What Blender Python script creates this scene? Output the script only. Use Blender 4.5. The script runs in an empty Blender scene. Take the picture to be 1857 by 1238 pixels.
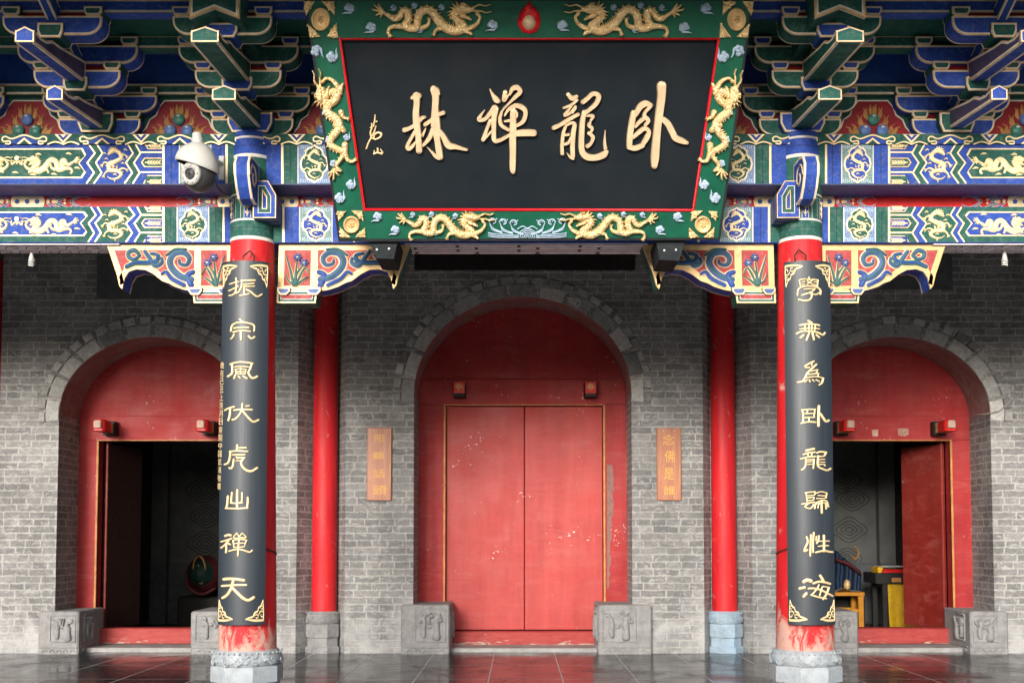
import bpy, math, random
from mathutils import Vector, Matrix
random.seed(7)
SC = bpy.context.scene
COL = SC.collection
R_ = math.radians
# ---------------------------------------------------------------- camera
FPX, PX0, PY0, W_, H_ = 1966.0, 942.0, 875.4, 1857.0, 1238.0
TILT = math.atan(99.6/FPX)
CX, CY, CZ = -0.057, -9.0, 1.32
CAM = Vector((CX, CY, CZ))
cd = bpy.data.cameras.new('camera'); cam = bpy.data.objects.new('camera', cd); COL.objects.link(cam)
cam.location = CAM; cam.rotation_euler = (math.pi/2+TILT, 0, 0)
cd.sensor_width = 36; cd.lens = 36*FPX/W_
cd.shift_x = (W_/2-PX0)/W_; cd.shift_y = -(H_/2-PY0)/W_
cd.clip_start = 0.1; cd.clip_end = 2000
SC.camera = cam
# ---------------------------------------------------------------- light
SUN_EL, SUN_AZ = R_(14), R_(15)          # sun in front of the gate, to the left
wd = bpy.data.worlds.new('World'); SC.world = wd; wd.use_nodes = True
nt = wd.node_tree; bg = nt.nodes['Background']
sky = nt.nodes.new('ShaderNodeTexSky'); sky.sky_type = 'NISHITA'; sky.sun_disc = False
sky.sun_elevation = SUN_EL; sky.sun_rotation = math.pi+SUN_AZ
sky.air_density = 1.0; sky.dust_density = 3.0; sky.ozone_density = 1.0
hs = nt.nodes.new('ShaderNodeHueSaturation'); hs.inputs['Saturation'].default_value = 0.38
nt.links.new(sky.outputs[0], hs.inputs['Color']); nt.links.new(hs.outputs[0], bg.inputs['Color'])
bg.inputs['Strength'].default_value = 0.15
sl = bpy.data.lights.new('sun', 'SUN'); sl.energy = 1.75; sl.angle = R_(17); sl.color = (1, .955, .89)
so = bpy.data.objects.new('sun', sl); COL.objects.link(so)
sd = Vector((-math.sin(SUN_AZ)*math.cos(SUN_EL), -math.cos(SUN_AZ)*math.cos(SUN_EL), math.sin(SUN_EL)))
so.rotation_euler = sd.to_track_quat('Z', 'Y').to_euler(); so.location = sd*40
SC.view_settings.view_transform = 'Standard'; SC.view_settings.look = 'None'
SC.view_settings.exposure = 0.92; SC.view_settings.gamma = 1
SC.cycles.max_bounces = 8; SC.cycles.diffuse_bounces = 5; SC.cycles.glossy_bounces = 4
SC.cycles.use_denoising = True
# ---------------------------------------------------------------- measuring: photograph point -> place in the building
cF = Vector((0, math.cos(TILT), math.sin(TILT))); cU = Vector((0, -math.sin(TILT), math.cos(TILT)))
def ray(px, py):
    return cF + Vector((1, 0, 0))*((px-PX0)/FPX) - cU*((py-PY0)/FPX)
def at(px, py, Y):
    d = ray(px, py); return CAM + d*((Y-CY)/d.y)
def atp(px, py, p0, n):
    d = ray(px, py); return CAM + d*((p0-CAM).dot(n)/d.dot(n))
def atc(px, py, xc, yc, r):               # onto a standing cylinder
    d = ray(px, py); ox, oy = CAM.x-xc, CAM.y-yc
    a = d.x*d.x+d.y*d.y; b = 2*(ox*d.x+oy*d.y); c = ox*ox+oy*oy-r*r
    q = b*b-4*a*c
    t = (-b-math.sqrt(max(q, 0)))/(2*a)
    return CAM+d*t
def proj(p):
    d = Vector(p)-CAM; z = d.dot(cF)
    return (PX0+FPX*d.x/z, PY0-FPX*d.dot(cU)/z)
# ---------------------------------------------------------------- materials
def lin(c):
    return tuple((x/12.92 if x <= .04045 else ((x+.055)/1.055)**2.4) for x in c)
def N(nt, t, **k):
    n = nt.nodes.new(t)
    for a, b in k.items():
        if a in n.inputs: n.inputs[a].default_value = b
        else: setattr(n, a, b)
    return n
def ramp(nt, src, stops):
    r = nt.nodes.new('ShaderNodeValToRGB'); e = r.color_ramp.elements
    while len(e) < len(stops): e.new(.5)
    for i, (p, c) in enumerate(stops):
        e[i].position = p; e[i].color = (*c, 1) if len(c) == 3 else c
    nt.links.new(src, r.inputs[0]); return r.outputs[0]
def mixc(nt, f, a, b, mode='MIX'):
    m = nt.nodes.new('ShaderNodeMix'); m.data_type = 'RGBA'; m.blend_type = mode
    for v, s in ((f, m.inputs[0]), (a, m.inputs[6]), (b, m.inputs[7])):
        if hasattr(v, 'links') or hasattr(v, 'is_linked'): nt.links.new(v, s)
        elif isinstance(v, (int, float)): s.default_value = v
        else: s.default_value = (*v, 1)
    return m.outputs[2]
def math_(nt, op, a, b=None, c=None):
    m = nt.nodes.new('ShaderNodeMath'); m.operation = op
    for i, v in enumerate((a, b, c)):
        if v is None: continue
        if hasattr(v, 'is_linked'): nt.links.new(v, m.inputs[i])
        else: m.inputs[i].default_value = v
    return m.outputs[0]
def newmat(name):
    m = bpy.data.materials.new(name); m.use_nodes = True
    nt = m.node_tree; return m, nt, nt.nodes['Principled BSDF']
def noise(nt, co, scale, detail=4, rough=.6, dist=0):
    n = N(nt, 'ShaderNodeTexNoise', Scale=scale, Detail=detail, Roughness=rough, Distortion=dist)
    if co is not None: nt.links.new(co, n.inputs['Vector'])
    return n.outputs[0]
def coords(nt, scale=None):
    tc = nt.nodes.new('ShaderNodeTexCoord')
    if scale is None: return tc.outputs['Object']
    mp = nt.nodes.new('ShaderNodeMapping'); mp.inputs['Scale'].default_value = scale
    nt.links.new(tc.outputs['Object'], mp.inputs[0]); return mp.outputs[0]
def bump(nt, b, h, strength, dist=.01):
    n = N(nt, 'ShaderNodeBump', Strength=strength, Distance=dist)
    nt.links.new(h, n.inputs['Height']); nt.links.new(n.outputs[0], b.inputs['Normal'])
def paint(name, c, rough=.5, metal=0, var=.25, scale=9, bmp=.15, coat=0, wear=None, wearc=None, dust=0):
    m, nt, b = newmat(name); co = coords(nt)
    n1 = noise(nt, co, scale, 6, .65)
    dk = tuple(x*(1-var) for x in c); lt = tuple(min(1, x*(1+var*.7)+.004*var) for x in c)
    col = ramp(nt, n1, [(.3, dk), (.7, lt)])
    if dust:
        d = ramp(nt, noise(nt, co, scale*2.7, 8, .7, .5), [(.5, (0, 0, 0)), (.75, (dust,)*3)])
        col = mixc(nt, d, col, (.42, .38, .34))
    if wear is not None:
        w = ramp(nt, noise(nt, co, 26, 8, .75, .8), [(wear, (0, 0, 0)), (wear+.02, (1, 1, 1))])
        col = mixc(nt, w, col, wearc or (.6, .52, .45))
    nt.links.new(col, b.inputs['Base Color'])
    b.inputs['Roughness'].default_value = rough; b.inputs['Metallic'].default_value = metal
    rr = ramp(nt, noise(nt, co, scale*1.7, 5), [(.3, (rough*.8,)*3), (.7, (min(1, rough*1.25),)*3)])
    nt.links.new(rr, b.inputs['Roughness'])
    b.inputs['Specular IOR Level'].default_value = .3
    if coat: b.inputs['Coat Weight'].default_value = coat; b.inputs['Coat Roughness'].default_value = .15
    if bmp: bump(nt, b, noise(nt, co, 60, 5, .7), bmp, .004)
    return m
M = {}
M['blue'] = paint('blue_paint', (.017, .058, .31), .72, dust=.24)
M['dblue'] = paint('deep_blue_paint', (.018, .066, .27), .6)
M['green'] = paint('green_paint', (.012, .086, .068), .72, dust=.24)
M['dgreen'] = paint('deep_green_paint', (.009, .070, .052), .6)
M['white'] = paint('white_line_paint', (.66, .62, .57), .55, var=.2)
M['gold'] = paint('gold_leaf', (.90, .69, .38), .42, .15, var=.22, scale=20, bmp=.25)
M['goldp'] = paint('gold_paint_line', (.72, .48, .22), .45, .2, var=.3)
M['cream'] = paint('cream_gilt_edge', (.84, .66, .38), .42, .15, var=.2)
M['red'] = paint('vermilion_paint', (.56, .014, .012), .42)
M['dred'] = paint('dark_red_paint', (.25, .009, .017), .5)
M['pinkred'] = paint('faded_red_ground', (.34, .045, .045), .6, dust=.3)
M['black'] = paint('black_line_paint', (.012, .012, .014), .6)
M['fieldb'] = paint('pale_blue_field', (.17, .25, .42), .6, var=.6, scale=80)
M['fieldg'] = paint('pale_green_field', (.17, .27, .26), .6, var=.6, scale=80)
M['lilac'] = paint('lilac_soffit', (.82, .76, .80), .8)
M['teal'] = paint('teal_leaf_paint', (.040, .115, .115), .55)
M['sky'] = paint('sky_blue_paint', (.055, .105, .27), .5)
M['lblue'] = paint('pale_blue_relief', (.42, .53, .66), .55, var=.35, scale=40, bmp=.6)
M['purple'] = paint('dull_purple_paint', (.060, .050, .11), .42, var=.4)
M['olive'] = paint('dull_olive_paint', (.045, .055, .035), .42, var=.5)
M['plaqueg'] = paint('plaque_green_lacquer', (.005, .088, .050), .38, var=.3, scale=5)
M['plaquer'] = paint('plaque_red_line', (.62, .006, .012), .3)
M['steel'] = paint('dark_steel', (.012, .016, .019), .85)
M['screw'] = paint('screw_metal', (.45, .45, .43), .35, .7)
M['rust'] = paint('rusty_iron', (.05, .03, .022), .7, .3)
M['glyph'] = paint('gilt_character', (.72, .53, .33), .38, .3, var=.16, scale=14, bmp=.08)
M['glyphc'] = paint('couplet_gilt', (.88, .66, .36), .36, .3, var=.15)
# beaded gold with scales for the dragons
def scaled_gold():
    m, nt, b = newmat('scaled_gold'); co = coords(nt)
    v = N(nt, 'ShaderNodeTexVoronoi', Scale=75); nt.links.new(co, v.inputs['Vector'])
    nt.links.new(ramp(nt, noise(nt, co, 14, 5), [(.3, (.72, .50, .22)), (.7, (.92, .68, .36))]), b.inputs['Base Color'])
    b.inputs['Metallic'].default_value = .4; b.inputs['Roughness'].default_value = .38
    bump(nt, b, v.outputs['Distance'], .7, .012); return m
M['dragon'] = scaled_gold()
def lacquer():
    m, nt, b = newmat('black_lacquer'); co = coords(nt)
    n = noise(nt, co, 1.6, 7, .7, .6)
    nt.links.new(ramp(nt, n, [(.3, (.006, .011, .016)), (.7, (.012, .015, .018))]), b.inputs['Base Color'])
    nt.links.new(ramp(nt, noise(nt, co, 3.2, 6, .7), [(.3, (.30,)*3), (.7, (.46,)*3)]), b.inputs['Roughness']); b.inputs['Specular IOR Level'].default_value = .2
    bump(nt, b, noise(nt, co, 7, 6, .7), .12, .01); return m
M['lacquer'] = lacquer()
def boardlac():
    m, nt, b = newmat('couplet_black_lacquer'); co = coords(nt, (14, 14, .7))
    n = noise(nt, co, 1.2, 6, .7)
    nt.links.new(ramp(nt, n, [(.3, (.010, .018, .028)), (.75, (.022, .031, .042))]), b.inputs['Base Color'])
    nt.links.new(ramp(nt, noise(nt, co, .8, 6, .7), [(.3, (.40,)*3), (.7, (.58,)*3)]), b.inputs['Roughness'])
    b.inputs['Specular IOR Level'].default_value = .55
    bump(nt, b, noise(nt, coords(nt), 30, 5), .05, .004); return m
M['board'] = boardlac()
def column_red(zworn=.80, amp=.27, name='worn_red_column_paint'):
    m, nt, b = newmat(name); co = coords(nt); cs = coords(nt, (6, 6, .8))
    base = ramp(nt, noise(nt, cs, 1.3, 8, .7, .4), [(.28, (.30, .006, .012)), (.5, (.54, .011, .017)), (.66, (.58, .018, .02)), (.82, (.64, .075, .065))])
    sep = nt.nodes.new('ShaderNodeSeparateXYZ'); nt.links.new(co, sep.inputs[0])
    low = ramp(nt, sep.outputs[2], [(0, (.34,)*3), (.02, (.30,)*3), (.9, (0, 0, 0))])
    lowf = N(nt, 'ShaderNodeMapRange'); lowf.inputs[1].default_value = .38; lowf.inputs[2].default_value = zworn
    lowf.inputs[3].default_value = amp; lowf.inputs[4].default_value = 0; nt.links.new(sep.outputs[2], lowf.inputs[0])
    nn = noise(nt, coords(nt, (1.6, 1.6, 1)), 4.5, 9, .75, .7)
    w = ramp(nt, math_(nt, 'ADD', nn, lowf.outputs[0]), [(.60, (0, 0, 0)), (.72, (1, 1, 1))])
    col = mixc(nt, w, base, (.56, .33, .27))
    chips = ramp(nt, noise(nt, coords(nt, (1, 1, .35)), 34, 5, .7), [(.69, (0, 0, 0)), (.72, (.8, .8, .8))])
    col = mixc(nt, chips, col, (.60, .33, .28))
    nt.links.new(col, b.inputs['Base Color'])
    nt.links.new(ramp(nt, noise(nt, cs, 2, 6), [(.3, (.45,)*3), (.7, (.7,)*3)]), b.inputs['Roughness']); b.inputs['Specular IOR Level'].default_value = .35
    bump(nt, b, noise(nt, co, 24, 6, .7), .15, .006); return m
M['colred'] = column_red()
M['rearred'] = column_red(.60, .10, 'rear_column_paint')
def door_red(name, c1, c2, chip=.70, rough=.42):
    m, nt, b = newmat(name); co = coords(nt); cs = coords(nt, (5, 5, .6))
    base = ramp(nt, noise(nt, cs, 1.2, 8, .65, .3), [(.3, c1), (.7, c2)])
    base = mixc(nt, ramp(nt, noise(nt, co, 1.1, 4), [(.4, (0, 0, 0)), (.8, (.16,)*3)]), base, (.46, .15, .12))
    base = mixc(nt, ramp(nt, noise(nt, coords(nt, (1, 1, .8)), 2.6, 8, .72, 1.0), [(.45, (0, 0, 0)), (.75, (.30,)*3)]), base, tuple(x*.55 for x in c1))
    base = mixc(nt, ramp(nt, noise(nt, coords(nt, (.5, 1, 2.2)), 5.0, 8, .75, .5), [(.5, (0, 0, 0)), (.8, (.30,)*3)]), base, (.50, .19, .16))
    mk = math_(nt, 'MULTIPLY', math_(nt, 'SUBTRACT', noise(nt, co, 1.9, 2, .5), .5), .55)
    ch = ramp(nt, math_(nt, 'ADD', noise(nt, coords(nt, (1, 1, 1.4)), 24, 6, .66, .3), mk), [(chip, (0, 0, 0)), (chip+.012, (1, 1, 1))])
    col = mixc(nt, ch, base, (.66, .55, .46))
    nt.links.new(col, b.inputs['Base Color'])
    nt.links.new(ramp(nt, noise(nt, co, 3, 6), [(.3, (rough*.8,)*3), (.7, (rough*1.3,)*3)]), b.inputs['Roughness']); b.inputs['Specular IOR Level'].default_value = .28
    bump(nt, b, noise(nt, cs, 6, 6, .7), .12, .006); return m
M['door'] = door_red('door_red', (.36, .036, .036), (.47, .062, .055), .715, .5)
M['frame'] = door_red('door_frame_red', (.27, .013, .017), (.39, .026, .026), .70, .55)
def threshold_mat():
    m, nt, b = newmat('peeling_threshold_red'); co = coords(nt)
    base = ramp(nt, noise(nt, coords(nt, (1, 1, 4)), 5, 8, .7, .5), [(.3, (.26, .020, .020)), (.7, (.40, .065, .058))])
    sep = nt.nodes.new('ShaderNodeSeparateXYZ'); nt.links.new(co, sep.inputs[0])
    lo = N(nt, 'ShaderNodeMapRange'); lo.inputs[1].default_value = .03; lo.inputs[2].default_value = .13; lo.inputs[3].default_value = .17; lo.inputs[4].default_value = -.02; nt.links.new(sep.outputs[2], lo.inputs[0])
    w = ramp(nt, math_(nt, 'ADD', noise(nt, coords(nt, (.35, 1, 1.8)), 11, 8, .74, .9), lo.outputs[0]), [(.62, (0, 0, 0)), (.645, (1, 1, 1))])
    nt.links.new(mixc(nt, w, base, (.42, .34, .28)), b.inputs['Base Color']); b.inputs['Roughness'].default_value = .6; b.inputs['Specular IOR Level'].default_value = .3
    bump(nt, b, noise(nt, coords(nt, (.4, 1, 2)), 18, 7, .7), .4, .008); return m
M['thresh'] = threshold_mat()
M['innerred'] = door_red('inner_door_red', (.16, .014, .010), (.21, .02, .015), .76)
M['shadedleaf'] = paint('shaded_red_leaf', (.030, .012, .010), .5)  # red door leaf with the shade of the hall put into its colour
M['trim'] = paint('ochre_trim', (.50, .22, .07), .5, var=.35)
def stone(name, c, bl=.0, sc=10, str_=.6, tint=(.35, .45, .55)):
    m, nt, b = newmat(name); co = coords(nt)
    col = ramp(nt, noise(nt, co, sc, 8, .7, .3), [(.25, tuple(x*.55 for x in c)), (.55, c), (.8, tuple(min(1, x*1.35) for x in c))])
    if bl: col = mixc(nt, ramp(nt, noise(nt, co, 3.5, 4), [(.35, (0, 0, 0)), (.65, (bl,)*3)]), col, tint)
    nt.links.new(col, b.inputs['Base Color']); b.inputs['Roughness'].default_value = .8
    bump(nt, b, noise(nt, co, sc*4, 8, .75), str_, .012); return m
M['stone'] = stone('carved_grey_stone', (.27, .265, .265), 0, 9)
M['base'] = stone('column_base_stone', (.40, .425, .445), .5, 12, .45, tint=(.36, .43, .50))
M['bluebase'] = stone('pale_blue_base_stone', (.32, .40, .47), .8, 12, tint=(.28, .40, .52))
M['step'] = stone('grey_step_stone', (.33, .32, .315), 0, 6, .4)
def brick_mat():
    m, nt, b = newmat('grey_brick'); co = coords(nt)
    ge = nt.nodes.new('ShaderNodeNewGeometry')
    sn = nt.nodes.new('ShaderNodeSeparateXYZ'); nt.links.new(ge.outputs['Normal'], sn.inputs[0])
    sp = nt.nodes.new('ShaderNodeSeparateXYZ'); nt.links.new(co, sp.inputs[0])
    isx = math_(nt, 'GREATER_THAN', math_(nt, 'ABSOLUTE', sn.outputs[0]), .72)
    u = nt.nodes.new('ShaderNodeMix'); nt.links.new(isx, u.inputs[0]); nt.links.new(sp.outputs[0], u.inputs[2]); nt.links.new(sp.outputs[1], u.inputs[3])
    cb = nt.nodes.new('ShaderNodeCombineXYZ'); nt.links.new(u.outputs[0], cb.inputs[0]); nt.links.new(sp.outputs[2], cb.inputs[1])
    nd = N(nt, 'ShaderNodeTexNoise', Scale=7.0, Detail=5.0, Roughness=.7); nt.links.new(co, nd.inputs['Vector'])
    vm = nt.nodes.new('ShaderNodeVectorMath'); vm.operation = 'MULTIPLY_ADD'
    nt.links.new(nd.outputs['Color'], vm.inputs[0]); vm.inputs[1].default_value = (.034, .034, 0); nt.links.new(cb.outputs[0], vm.inputs[2])
    br = N(nt, 'ShaderNodeTexBrick', Scale=1.0); br.inputs['Brick Width'].default_value = .30; br.inputs['Row Height'].default_value = .082
    br.squash = .58; br.squash_frequency = 3
    br.inputs['Mortar Size'].default_value = .0066; br.inputs['Mortar Smooth'].default_value = .35; br.inputs['Bias'].default_value = 0
    br.inputs['Color1'].default_value = (.19, .188, .188, 1); br.inputs['Color2'].default_value = (.305, .30, .295, 1)
    br.inputs['Mortar'].default_value = (.455, .44, .42, 1)
    nt.links.new(vm.outputs[0], br.inputs['Vector'])
    b2 = N(nt, 'ShaderNodeTexBrick', Scale=1.0); b2.squash = .58; b2.squash_frequency = 3
    b2.inputs['Brick Width'].default_value = .30; b2.inputs['Row Height'].default_value = .082
    b2.inputs['Mortar Size'].default_value = .021; b2.inputs['Mortar Smooth'].default_value = 1.0
    nt.links.new(vm.outputs[0], b2.inputs['Vector'])
    sm = ramp(nt, math_(nt, 'MULTIPLY', b2.outputs['Fac'], ramp(nt, noise(nt, co, 15, 7, .7, .8), [(.42, (0, 0, 0)), (.62, (1, 1, 1))])), [(.12, (0, 0, 0)), (.5, (.9,)*3)])
    chip = ramp(nt, noise(nt, coords(nt, (1, 1, 1.7)), 21, 6, .75, 1.2), [(.62, (0, 0, 0)), (.66, (.55,)*3)])
    mott = ramp(nt, noise(nt, coords(nt, (1, 1, 2.4)), 13, 9, .75, .6), [(.25, (.55,)*3), (.5, (.95,)*3), (.8, (1.35,)*3)])
    col = mixc(nt, 1.0, br.outputs['Color'], mott, 'MULTIPLY')
    lime = ramp(nt, noise(nt, coords(nt, (1, 1, 1.9)), 8.5, 9, .72, 1.4), [(.53, (0, 0, 0)), (.66, (.75,)*3)])
    col = mixc(nt, lime, col, (.56, .55, .535))
    lz = N(nt, 'ShaderNodeMapRange'); lz.inputs[1].default_value = .15; lz.inputs[2].default_value = .75; lz.inputs[3].default_value = .22; lz.inputs[4].default_value = -.1
    nt.links.new(sp.outputs[2], lz.inputs[0])
    ef = ramp(nt, math_(nt, 'ADD', noise(nt, co, 4, 6), lz.outputs[0]), [(.52, (0, 0, 0)), (.8, (.7,)*3)])
    col = mixc(nt, ef, col, (.52, .52, .525))
    col = mixc(nt, sm, col, (.48, .465, .445)); col = mixc(nt, chip, col, (.10, .10, .105))
    soot = ramp(nt, noise(nt, coords(nt, (1, 1, .55)), 1.5, 7, .65, .6), [(.33, (.58,)*3), (.58, (.97,)*3)])
    col = mixc(nt, 1.0, col, soot, 'MULTIPLY')
    nt.links.new(col, b.inputs['Base Color']); b.inputs['Roughness'].default_value = .82
    h = math_(nt, 'ADD', math_(nt, 'MULTIPLY', br.outputs['Fac'], -.7), noise(nt, co, 38, 8, .75))
    bump(nt, b, h, .8, .014); return m
M['brick'] = brick_mat()
def tinted(name, sc=18):                  # blocks whose own grey differs, one value per block
    m, nt, b = newmat(name); co = coords(nt)
    at_ = nt.nodes.new('ShaderNodeAttribute'); at_.attribute_name = 'tint'
    g = ramp(nt, at_.outputs['Fac'], [(0, (.20, .20, .20)), (.5, (.40, .395, .38)), (1, (.60, .59, .565))])
    mt = ramp(nt, noise(nt, co, sc, 8, .75, .4), [(.25, (.5,)*3), (.55, (1, 1, 1)), (.8, (1.4,)*3)])
    nt.links.new(mixc(nt, 1.0, g, mt, 'MULTIPLY'), b.inputs['Base Color']); b.inputs['Roughness'].default_value = .85
    bump(nt, b, noise(nt, co, 45, 8, .75), .7, .012); return m
M['vous'] = tinted('arch_stone')
def slate():
    m, nt, b = newmat('polished_slate_floor'); co = coords(nt)
    mp = nt.nodes.new('ShaderNodeMapping'); mp.inputs['Location'].default_value = (.345, -1.25, 0); nt.links.new(co, mp.inputs[0])
    br = N(nt, 'ShaderNodeTexBrick', Scale=1.0); br.offset = 0
    br.inputs['Brick Width'].default_value = .69; br.inputs['Row Height'].default_value = 1.12
    br.inputs['Mortar Size'].default_value = .005; br.inputs['Mortar Smooth'].default_value = .2
    br.inputs['Color1'].default_value = (.016, .017, .020, 1); br.inputs['Color2'].default_value = (.026, .028, .031, 1); br.inputs['Mortar'].default_value = (.50, .50, .50, 1)
    nt.links.new(mp.outputs[0], br.inputs['Vector'])
    n1 = noise(nt, co, 2.2, 8, .7, .6)
    col = mixc(nt, ramp(nt, n1, [(.45, (0, 0, 0)), (.8, (.25,)*3)]), br.outputs['Color'], (.07, .07, .075))
    nt.links.new(col, b.inputs['Base Color'])
    r = ramp(nt, noise(nt, co, 1.7, 7, .68, .8), [(.35, (.09,)*3), (.65, (.32,)*3)])
    r2 = mixc(nt, br.outputs['Fac'], r, (.7,)*3)
    nt.links.new(r2, b.inputs['Roughness']); b.inputs['Specular IOR Level'].default_value = .42
    h = math_(nt, 'ADD', math_(nt, 'MULTIPLY', br.outputs['Fac'], -1.0), math_(nt, 'MULTIPLY', noise(nt, co, 5, 5), .25))
    bump(nt, b, h, .12, .01); return m
M['slate'] = slate()
M['bounce_slab'] = stone('pale_bounce_slab', (.52, .51, .49), 0, 3, .3)  # pale tone of the added slab that bounces light upward
M['plaza'] = stone('plaza_paving', (.24, .235, .225), 0, 2, .3)
def wood():
    m, nt, b = newmat('orange_wood'); co = coords(nt, (16, 16, .9))
    n = noise(nt, co, 1.6, 8, .7, 1.2)
    nt.links.new(ramp(nt, n, [(.25, (.22, .060, .026)), (.5, (.36, .125, .055)), (.75, (.48, .21, .095))]), b.inputs['Base Color'])
    b.inputs['Roughness'].default_value = .42; bump(nt, b, n, .2, .004); return m
M['wood'] = wood()
M['wglyph'] = paint('carved_gold_letter', (.66, .36, .08), .5, .1)
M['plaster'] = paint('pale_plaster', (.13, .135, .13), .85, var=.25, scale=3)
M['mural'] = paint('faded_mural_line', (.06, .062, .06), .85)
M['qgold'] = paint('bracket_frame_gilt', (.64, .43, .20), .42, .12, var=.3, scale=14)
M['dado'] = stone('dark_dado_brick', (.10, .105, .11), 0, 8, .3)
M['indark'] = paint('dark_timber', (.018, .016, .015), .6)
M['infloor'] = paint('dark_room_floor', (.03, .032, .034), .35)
M['whiteplastic'] = paint('white_plastic', (.50, .495, .47), .4, var=.08)
M['darkplastic'] = paint('dark_plastic', (.045, .045, .048), .35, var=.1)
M['lensglass'] = paint('lens_glass', (.02, .022, .028), .06, var=.1, bmp=0)
M['ringgrey'] = paint('ring_grey', (.42, .41, .39), .4, var=.1)
M['orange'] = paint('orange_varnish', (.50, .21, .02), .4, var=.25)
M['yellow'] = paint('yellow_cloth', (.62, .36, .012), .7, var=.25)
M['paper'] = paint('white_paper', (.55, .52, .47), .8, var=.15)
M['pearlb'] = paint('pearl_blue', (.10, .19, .46), .35, var=.2)
M['pearlg'] = paint('pearl_green', (.05, .21, .17), .35, var=.2)
M['flame'] = paint('flame_gilt', (.42, .22, .07), .5, .3, var=.4)
M['studend'] = paint('faded_stud_end', (.48, .32, .25), .6)
M['cable'] = paint('grey_cable', (.30, .28, .25), .6)
# ---------------------------------------------------------------- mesh building
class MB:
    def __init__(s): s.v = []; s.f = []; s.m = []; s.mats = []; s.t = []; s.tint = .5; s.sm = []
    def mi(s, k):
        if k not in s.mats: s.mats.append(k)
        return s.mats.index(k)
    def face(s, pts, k, smooth=False):
        b = len(s.v); s.v += [Vector(p) for p in pts]; s.f.append(list(range(b, b+len(pts)))); s.m.append(s.mi(k)); s.t.append(s.tint); s.sm.append(smooth)
    def grid(s, rows, k, closed=False, smooth=True):
        b = len(s.v); n = len(rows[0])
        for r in rows: s.v += [Vector(p) for p in r]
        i_ = s.mi(k)
        for i in range(len(rows)-1):
            for j in range(n if closed else n-1):
                j2 = (j+1) % n
                s.f.append([b+i*n+j, b+i*n+j2, b+(i+1)*n+j2, b+(i+1)*n+j]); s.m.append(i_); s.t.append(s.tint); s.sm.append(smooth)
    def box(s, x0, x1, y0, y1, z0, z1, k, top=1.0, mat=None):
        cx, cy = (x0+x1)/2, (y0+y1)/2
        P = [Vector((x, y, z0)) for x, y in ((x0, y0), (x1, y0), (x1, y1), (x0, y1))]
        Q = [Vector((cx+(p.x-cx)*top, cy+(p.y-cy)*top, z1)) for p in P]
        if mat: P = [mat @ p for p in P]; Q = [mat @ p for p in Q]
        b = len(s.v); s.v += P+Q; i_ = s.mi(k)
        for f in ((3, 2, 1, 0), (4, 5, 6, 7), (0, 1, 5, 4), (1, 2, 6, 5), (2, 3, 7, 6), (3, 0, 4, 7)):
            s.f.append([b+i for i in f]); s.m.append(i_); s.t.append(s.tint); s.sm.append(False)
    def bbox(s, x0, x1, y0, y1, z0, z1, k, c=.01):       # box with chamfered vertical and top front edges
        P = [(x0+c, y0), (x1-c, y0), (x1, y0+c), (x1, y1), (x0, y1), (x0, y0+c)]
        Q = [(x0+2*c, y0+c), (x1-2*c, y0+c), (x1-c, y0+2*c), (x1-c, y1), (x0+c, y1), (x0+c, y0+2*c)]
        s.grid([[(x, y, z0) for x, y in P], [(x, y, z1-c) for x, y in P], [(x, y, z1) for x, y in Q]], k, True, False)
        s.face([(x, y, z1) for x, y in Q], k); s.face([(x, y, z0) for x, y in reversed(P)], k)
    def lathe(s, prof, c, k, n=32, mat=None, phase=0, smooth=True, cap=True):
        rows = []
        for r, z in prof:
            row = []
            for i in range(n):
                a = 2*math.pi*i/n+phase; p = Vector((r*math.cos(a), r*math.sin(a), z))
                if mat: p = mat @ p
                row.append(p+Vector(c))
            rows.append(row)
        s.grid(rows, k, True, smooth)
        if cap: s.face(rows[0][::-1], k); s.face(rows[-1], k)
    def tube(s, pts, r, k, n=8):
        pts = [Vector(p) for p in pts]; rows = []; up = Vector((.13, .31, .94))
        for i, p in enumerate(pts):
            t = (pts[min(i+1, len(pts)-1)]-pts[max(i-1, 0)]).normalized()
            a = t.cross(up)
            if a.length < .05: a = t.cross(Vector((1, 0, 0)))
            a.normalize(); b = t.cross(a)
            rr = r[i] if isinstance(r, (list, tuple)) else r
            rows.append([p+a*rr*math.cos(2*math.pi*j/n)+b*rr*math.sin(2*math.pi*j/n) for j in range(n)])
        s.grid(rows, k, True); s.face(rows[0], k); s.face(rows[-1], k)
    def ball(s, c, r, k, sc=(1, 1, 1), n=14, mat=None):
        rows = []
        for i in range(n//2+1):
            a = math.pi*i/(n//2)
            rr = []
            for j in range(n):
                b = 2*math.pi*j/n
                p = Vector((math.sin(a)*math.cos(b)*r*sc[0], math.sin(a)*math.sin(b)*r*sc[1], math.cos(a)*r*sc[2]))
                rr.append((mat @ p if mat else p)+Vector(c))
            rows.append(rr)
        s.grid(rows, k, True)
def inset(poly, d):                       # 2-D inward offset by d, any winding
    n = len(poly); A = sum(poly[i][0]*poly[(i+1) % n][1]-poly[(i+1) % n][0]*poly[i][1] for i in range(n))
    sg = 1 if A > 0 else -1; out = []
    for i in range(n):
        p0, p1, p2 = poly[i-1], poly[i], poly[(i+1) % n]
        e1 = Vector((p1[0]-p0[0], p1[1]-p0[1])); e2 = Vector((p2[0]-p1[0], p2[1]-p1[1]))
        if e1.length < 1e-9 or e2.length < 1e-9: out.append(p1); continue
        e1.normalize(); e2.normalize()
        n1 = Vector((-e1.y, e1.x))*sg; n2 = Vector((-e2.y, e2.x))*sg; b = n1+n2
        if b.length < 1e-6: b = n1.copy()
        b.normalize(); k = d/max(.45, b.dot(n1)); out.append((p1[0]+b.x*k, p1[1]+b.y*k))
    return out
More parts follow.
